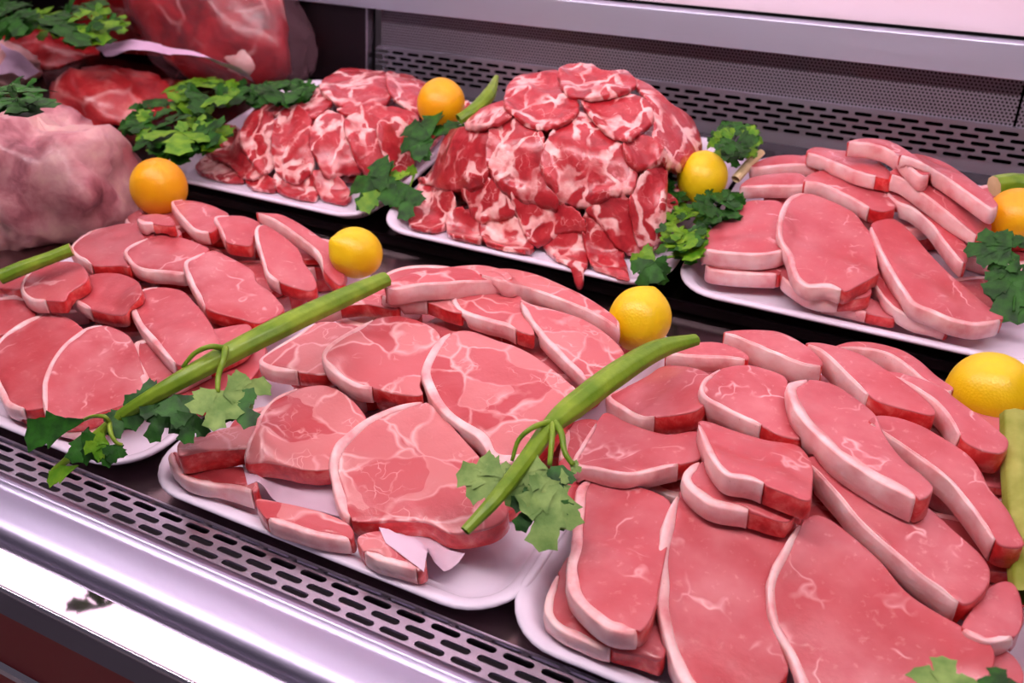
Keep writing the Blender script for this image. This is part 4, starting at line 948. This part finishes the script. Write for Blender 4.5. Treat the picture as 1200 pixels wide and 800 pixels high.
def sprig(F, name, label, cat, stems, leaves, mat, group=None):
    """stems: lists of (px,py,n) with radii; leaves: (base px,py,n, tip px,py,n, lobes, width, mat)."""
    p0 = frame_pt(F, *stems[0][0][0]) if stems else frame_pt(F, *leaves[0][0]); root = empty(name, p0); tag(root, label, cat, group)
    for pts, r0, r1, m in stems:
        P = spline([frame_pt(F, *p) for p in pts], 14); v, f = sweep(P, np.linspace(r0, r1, len(P)), 8); mesh('stem', v, f, m, root)
    for k, (b, t, lobes, w, m) in enumerate(leaves):
        B, T = frame_pt(F, *b), frame_pt(F, *t); c = (B+T)/2; nrm = unit(unit(CAMW-c)*.75 + F.N*.5 + np.array([nz(b[0], b[1], 1, .37), 0, nz(b[0], b[1], 5, .31)])*.7)
        leaf_mesh('leaf', B, T, nrm, m, root, lobes, w, .18, seed=int(b[0]*7+b[1]*3+k))
    return root
def bushy(F, name, label, cat, c, rx, ry, n, cnt, size, mats, seed, stems=3, group=None):
    """A curly bunch: short stems from the centre, many small leaves around it."""
    rs = random.Random(seed); cx, cy = c; st = []; lv = []
    for k in range(stems):
        a = rs.uniform(0, 6.28); st.append(([(cx, cy, n*.4), (cx+rx*.4*math.cos(a), cy+ry*.4*math.sin(a), n*.8), (cx+rx*.8*math.cos(a), cy+ry*.8*math.sin(a), n)], .0016, .0009, mats[-1]))
    for k in range(cnt):
        a = rs.uniform(0, 6.28); q = math.sqrt(rs.random())*.8; bx, by = cx+rx*q*math.cos(a), cy+ry*q*math.sin(a); a2 = a + rs.uniform(-.9, .9); s_ = size*rs.uniform(.75, 1.25); h = n*(1.15-.5*q)+rs.uniform(0, .008)
        lv.append(((bx, by, h), (bx+s_*math.cos(a2), by+s_*math.sin(a2)*.85, h+rs.uniform(-.006, .010)), rs.choice((3, 3, 5)), rs.uniform(.8, 1.1), rs.choice(mats)))
    return sprig(F, name, label, cat, st, lv, mats[0], group)
def stalk(F, label, pts, radii, extra_stems=(), leaves=(), mat=None, name='celery_stalk', endmat=None, cat='celery', ribs=9):
    mat = mat or CEL; P = spline([frame_pt(F, *p) for p in pts], 40); R = np.interp(np.linspace(0, 1, 40), np.linspace(0, 1, len(radii)), radii)
    root = empty(name, P[0]); tag(root, label, cat)
    c = P.mean(0); v, f = sweep(P, R, 36, ribs, .035, .86, up=unit(CAMW-c)*.3 + np.array([0, 0, 1.]), groove=.0); mesh('stalk', v, f[:-2], mat, root)
    nn = len(P); mesh('cut_end', v[:36] + [P[0]*.0 + v_ for v_ in [tuple(P[0] - (P[1]-P[0])*.02)]], [(36, (k+1) % 36, k) for k in range(36)], endmat or CELT, root)
    for pts2, r0, r1 in extra_stems:
        Q = spline([frame_pt(F, *p) for p in pts2], 16); v, f = sweep(Q, np.linspace(r0, r1, 16), 8); mesh('side_stem', v, f, mat, root)
    for k, (b, t, lobes, w, m) in enumerate(leaves):
        B, T = frame_pt(F, *b), frame_pt(F, *t); c = (B+T)/2; nrm = unit(unit(CAMW-c)*.8 + F.N*.5 + np.array([nz(b[0], b[1], 1, .37), 0, nz(b[0], b[1], 5, .31)])*.5)
        leaf_mesh('leaf', B, T, nrm, m, root, lobes, w, .12, seed=int(b[0]*7+b[1]*3+k))
    return root
# left stalk, over the front left tray
stalk(LOW, 'long green celery stalk lying between the left and middle front trays',
      [(452, 327, .118), (400, 350, .122), (330, 383, .125), (262, 418, .118), (200, 452, .108), (150, 482, .088), (124, 502, .072), (92, 528, .058), (62, 552, .045)], [.0085, .0105, .0112, .0105, .0085, .0072, .0058, .0042, .0030],
      [([(262, 408, .128), (246, 406, .135), (228, 414, .130), (214, 430, .118)], .0030, .0018), ([(264, 408, .128), (262, 422, .128), (256, 440, .120), (255, 460, .112)], .0032, .0022),
       ([(128, 495, .090), (122, 488, .098), (108, 488, .094), (98, 492, .086)], .0022, .0015), ([(128, 495, .090), (130, 508, .088), (136, 518, .082), (143, 521, .078)], .0022, .0015)],
      [((98, 492, .088), (24, 512, .072), 1, 1., LEAF), ((256, 458, .112), (252, 503, .104), 5, .78, LEAFP), ((262, 462, .112), (318, 452, .104), 3, .6, LEAFP), ((262, 468, .106), (298, 492, .100), 3, .8, LEAF),
       ((205, 462, .104), (216, 500, .092), 3, .7, LEAF), ((190, 462, .096), (150, 500, .084), 5, .9, LEAF), ((200, 470, .096), (176, 515, .080), 5, .9, LEAF), ((228, 484, .100), (212, 522, .086), 3, .8, LEAF), ((150, 480, .088), (128, 512, .078), 3, .7, LEAF),
       ((120, 512, .078), (90, 540, .062), 3, .7, LEAF), ((104, 500, .080), (84, 545, .062), 1, 1., LEAF), ((128, 520, .080), (96, 524, .074), 3, .6, LEAFM), ((138, 520, .080), (130, 545, .068), 3, .7, LEAF), ((92, 545, .056), (55, 560, .044), 1, .8, LEAFM), ((145, 521, .078), (120, 548, .066), 1, .8, LEAF)])
# middle stalk, over the seam of the middle and right trays
stalk(LOW, 'long green celery stalk lying between the middle and right front trays',
      [(815, 398, .112), (770, 410, .120), (720, 440, .124), (670, 478, .120), (645, 500, .118), (615, 540, .112), (580, 585, .106), (545, 622, .098)], [.0060, .0098, .0112, .0108, .0080, .0066, .0058, .0040],
      [([(646, 494, .122), (626, 500, .128), (608, 515, .120), (600, 540, .108)], .0026, .0016), ([(647, 496, .122), (647, 512, .122), (644, 545, .110)], .0028, .0020),
       ([(650, 494, .122), (658, 508, .122), (662, 530, .116), (672, 545, .110)], .0030, .0020), ([(640, 500, .118), (628, 508, .116), (624, 528, .110)], .0020, .0012)],
      [((592, 560, .100), (530, 552, .098), 3, .6, LEAFP), ((575, 556, .100), (600, 540, .104), 3, .8, LEAFP), ((642, 550, .108), (592, 592, .096), 5, .8, LEAFP), ((644, 562, .106), (634, 612, .090), 5, .75, LEAFP), ((656, 568, .104), (624, 642, .082), 3, .7, LEAFP),
       ((660, 545, .110), (650, 575, .102), 3, .7, LEAF), ((668, 545, .110), (684, 550, .106), 3, .8, LEAFP), ((658, 548, .110), (662, 566, .106), 1, 1.2, LEAFP), ((640, 580, .098), (606, 620, .084), 5, .8, LEAF), ((610, 560, .098), (586, 575, .094), 3, .9, LEAF), ((650, 585, .098), (658, 620, .086), 3, .8, LEAF), ((628, 548, .108), (618, 560, .104), 3, .9, LEAF)])
stalk(LOW, 'thick yellowish celery stalk standing at the right frame edge below the large lemon', [(1190, 488, .085), (1194, 560, .070), (1200, 640, .055), (1204, 700, .045)], [.012, .013, .013, .012], mat=CELP)
stalk(LOW, 'pale green celery end behind the rear left chops, beside the pale meat joint', [(84, 292, .105), (56, 303, .100), (26, 314, .095), (0, 325, .09)], [.008, .008, .009, .009], mat=CEL)
stalk(UPP, 'celery stalk with a whitish tip between the two heaps of neck steaks', [(582, 90, .120), (572, 112, .118), (556, 128, .112), (538, 140, .105)], [.0035, .010, .009, .008], mat=CEL)
stalk(UPP, 'pale orange stalk end beside the small rear chops', [(893, 178, .075), (878, 192, .068), (862, 210, .060)], [.0045, .0065, .006], mat=CELT)
stalk(UPP, 'green stalk end behind the lemon at the right frame edge', [(1165, 218, .085), (1185, 215, .085), (1205, 216, .085)], [.013, .013, .012], mat=CEL)
# parsley
sprig(UPP, 'parsley_sprig', 'flat parsley sprig on the front rim between the two rear heaps', 'parsley',
      [([(488, 200, .045), (470, 205, .045), (448, 218, .038), (438, 245, .026)], .0022, .0014, LEAFM), ([(486, 203, .045), (478, 225, .040)], .0018, .0012, LEAFM)],
      [((455, 215, .050), (402, 212, .042), 3, .8, LEAF), ((455, 210, .052), (428, 200, .050), 3, .9, LEAF), ((450, 218, .048), (420, 245, .034), 1, 1.3, LEAFM), ((462, 208, .052), (455, 240, .036), 3, .8, LEAF), ((470, 210, .050), (458, 196, .056), 3, .8, LEAFM), ((478, 218, .044), (470, 252, .028), 3, .7, LEAF), ((472, 205, .050), (490, 196, .052), 1, 1.2, LEAFM)], LEAF)
sprig(UPP, 'parsley_sprig', 'dark parsley sprig directly below the deep yellow lemon of the rear row', 'parsley',
      [([(500, 170, .075), (520, 155, .085), (545, 148, .090)], .0015, .0010, LEAF)],
      [((505, 160, .085), (470, 142, .085), 3, .8, LEAF), ((508, 165, .080), (466, 170, .075), 3, .7, LEAF), ((512, 160, .085), (530, 136, .095), 3, .8, LEAF), ((520, 158, .085), (552, 145, .090), 3, .7, LEAF), ((503, 170, .075), (478, 185, .062), 3, .8, LEAF), ((500, 165, .08), (495, 150, .085), 1, 1., LEAF)], LEAF)
bushy(UPP, 'parsley_bunch', 'bright green curly celery leaves under the rear lemon, left of the chops', 'celery leaves', (803, 268), 26, 36, .050, 46, 15, [LEAFM, LEAFM, LEAF, LEAFM], 4)
bushy(UPP, 'parsley_bunch', 'dark curly parsley tuft to the lower right of the rear centre lemon', 'parsley', (842, 240), 26, 17, .060, 34, 15, [LEAF, LEAF, LEAF], 5)
sprig(UPP, 'parsley_sprig', 'single broad parsley leaf hanging over the rim onto the lemon', 'parsley',
      [([(790, 300, .045), (772, 304, .042), (756, 312, .038)], .0018, .0012, LEAFM)],
      [((768, 302, .045), (738, 302, .040), 3, .8, LEAFM), ((765, 305, .045), (745, 338, .022), 3, .8, LEAF), ((768, 306, .045), (776, 334, .022), 3, .7, LEAF), ((770, 302, .046), (782, 314, .036), 3, .8, LEAF)], LEAF)
bushy(UPP, 'parsley_bunch', 'dark leafy tuft standing against the back grille right of the tall heap', 'parsley', (860, 165), 24, 22, .095, 30, 15, [LEAF, LEAFM, LEAF], 6)
bushy(UPP, 'parsley_bunch', 'dark tuft of leaves to the left of the rear centre lemon', 'parsley', (792, 215), 12, 20, .058, 14, 13, [LEAF, LEAF], 16)
sprig(UPP, 'parsley_sprig', 'big dark parsley sprig at the right frame edge over the rear chops', 'parsley',
      [([(1192, 300, .075), (1190, 330, .06), (1188, 365, .05)], .002, .0012, LEAF)],
      [((1185, 290, .085), (1130, 288, .080), 5, .7, LEAF), ((1190, 290, .085), (1178, 268, .095), 3, .8, LEAF), ((1195, 300, .080), (1160, 312, .070), 3, .8, LEAF), ((1195, 290, .085), (1212, 275, .09), 3, .8, LEAF), ((1190, 315, .070), (1165, 345, .055), 5, .8, LEAF), ((1192, 325, .065), (1172, 372, .045), 3, .8, LEAF), ((1195, 330, .060), (1196, 380, .042), 3, .8, LEAF), ((1200, 310, .07), (1205, 345, .055), 3, 1., LEAF)], LEAF)
sprig(LOW, 'celery_leaf', 'olive green leaf at the bottom edge on the widest chop', 'leaf', [], [((1112, 822, .105), (1112, 765, .105), 5, .85, LEAFP)], LEAF)
sprig(LOW, 'celery_leaf', 'small dark leaf tip at the bottom right corner beside the olive one', 'leaf', [], [((1176, 815, .095), (1170, 775, .095), 3, .8, LEAF)], LEAF)
bushy(UPP, 'parsley_bunch', 'large parsley bunch between the beef joints and the low steak heap', 'parsley', (205, 146), 60, 32, .080, 54, 17, [LEAF, LEAFM, LEAF], 8, stems=6)
bushy(UPP, 'parsley_bunch', 'bright parsley sprigs above the bunch, touching the butcher paper', 'parsley', (245, 108), 44, 14, .095, 30, 15, [LEAFM, LEAF], 9, stems=4)
bushy(UPP, 'parsley_bunch', 'dark thin-leaved sprigs behind the low steak heap', 'rosemary', (330, 108), 44, 10, .095, 60, 13, [LEAF, LEAF], 10, stems=4)
bushy(UPP, 'parsley_bunch', 'olive leaves at the top left above the red beef', 'parsley', (92, 24), 56, 22, .150, 34, 15, [LEAFM, LEAF, LEAF], 11, stems=5)
bushy(UPP, 'parsley_bunch', 'dark leaves in the far top left corner', 'parsley', (8, 20), 20, 20, .150, 16, 16, [LEAF], 12, stems=3)
bushy(LOW, 'parsley_bunch', 'dark green leaf cluster at the left edge above the pale meat joint', 'parsley', (20, 112), 24, 8, .29, 16, 14, [LEAF, LEAF], 13, stems=3)

# ------------------------------------------------------------------ joints of meat at the far left
def joint(name, label, px, py, Y, a, rot, mat, amp=.12, freq=2.2, seed=0., cat='meat joint', parent=None, sq=2.4, res=48):
    """Lumpy superellipsoid; a = half sizes (x, y, z) in metres, rot = turns about z and y."""
    c = on_y(px, py, Y); rz, ry = rot; Rm = np.array(Matrix.Rotation(rz, 3, 'Z') @ Matrix.Rotation(ry, 3, 'Y')); V = []; f = []; nu, nv = res, res//2
    for j in range(nv+1):
        ph = math.pi*j/nv
        for i in range(nu):
            th = 2*math.pi*i/nu; d = np.array([math.sin(ph)*math.cos(th), math.sin(ph)*math.sin(th), math.cos(ph)])
            k = (np.abs(d)**sq).sum()**(-1/sq); q = d*k; w = 1 + amp*nz(d[0], d[1], d[2]+seed, freq) + amp*.45*nz(d[0], d[1], d[2]+seed+7, freq*2.7) + amp*.2*nz(d[0], d[1], d[2]+seed+3, freq*7)
            p = Rm @ (q*np.array(a)*w) + c; F = LOW if p[1] < 1.02 else UPP; zd = F.O[2] + (p[1]-F.O[1])*math.tan(F.tilt)
            p[2] = max(p[2], zd + .0015 - (.0008 if parent is None else 0)); p[1] = min(p[1], 1.384 + (.002 if parent is not None else 0)); V.append(p)
    for j in range(nv):
        for i in range(nu): f.append((j*nu+i, (j+1)*nu+i, (j+1)*nu+(i+1) % nu, j*nu+(i+1) % nu))
    o = mesh(name, V, f, mat, parent)
    return o if parent is not None else tag(o, label, cat)
joint('pork_joint', 'big pale fat-covered meat joint at the left frame edge behind the loin chops', 46, 218, .885, (.125, .095, .098), (.25, .10), PALE, .26, 2.3, 3., sq=3.2, cat='pork joint')
jb = joint('beef_joint', 'red beef joint with pale seams lying behind the large parsley bunch', 140, 138, 1.22, (.115, .10, .085), (.2, .12), BEEFP, .16, 2.0, 11., cat='beef joint')
joint('beef_joint', 'bright red beef piece with a white seam at the top left', 42, 72, 1.36, (.155, .11, .068), (.1, .05), BEEF, .20, 2.2, 21., cat='beef joint')
joint('beef_joint', 'small pale pink beef end at the left edge under the red piece', 6, 78, 1.22, (.060, .06, .040), (.1, .3), FATB, .20, 2.2, 25., cat='beef joint')
jl = joint('beef_joint', 'large dark red beef joint wrapped in clear film, leaning at the top left', 262, 22, 1.40, (.175, .10, .125), (.1, .42), BEEFD, .17, 1.8, 33., cat='beef joint')
joint('fat_end', '', 274, 60, 1.345, (.060, .03, .034), (.1, .3), FATB, .16, 2., 5., parent=jl, res=28)
jf = joint('plastic_wrap', '', 272, 24, 1.395, (.190, .112, .134), (.1, .42), FILM, .19, 2.4, 41., parent=jl)
joint('beef_joint', 'deep red beef slab in the shadow behind the parsley bunch', 175, 20, 1.46, (.14, .07, .09), (.1, .3), BEEFD, .15, 2.0, 52., cat='beef joint')
# butcher paper
def sheet(name, label, pts, cat, mat, wav=.004):
    P = np.array([on_y(x, y, Y) for x, y, Y in pts]); q = np.array([P[0] + (P[1]-P[0])*0, P[1], P[2], P[3]]); V = []; f = []; n = 16; m = 8
    for i in range(n+1):
        for j in range(m+1):
            s, t = i/n, j/m; p = (q[0]*(1-s) + q[1]*s)*(1-t) + (q[3]*(1-s) + q[2]*s)*t; V.append(p + np.array([0, .3, 1])*wav*nz(s*4, t*3, pts[0][0]) + np.array([0, 0, .01*math.sin(s*3.1)]))
    N = len(V); V = V + [v + np.array([0, .0004, -.0004]) for v in V]
    for i in range(n):
        for j in range(m): k = i*(m+1)+j; f += [(k, k+m+1, k+m+2, k+1), (N+k, N+k+1, N+k+m+2, N+k+m+1)]
    return tag(mesh(name, V, f, mat), label, cat)
sheet('butcher_paper', 'lilac butcher paper strip running under the film-wrapped beef joint', [(185, 52, 1.24), (298, 97, 1.20), (290, 86, 1.17), (196, 64, 1.17)][::1], 'paper', PAPERS)
sheet('butcher_paper', 'folded end of lilac butcher paper over the bone-in beef joint', [(112, 56, 1.26), (188, 52, 1.24), (204, 66, 1.18), (125, 66, 1.20)], 'paper', PAPERS)
sheet('butcher_paper', 'pink paper edge at the left frame edge beside the red beef', [(-10, 48, 1.22), (48, 84, 1.20), (30, 93, 1.16), (-10, 92, 1.16)], 'paper', PAPERS)
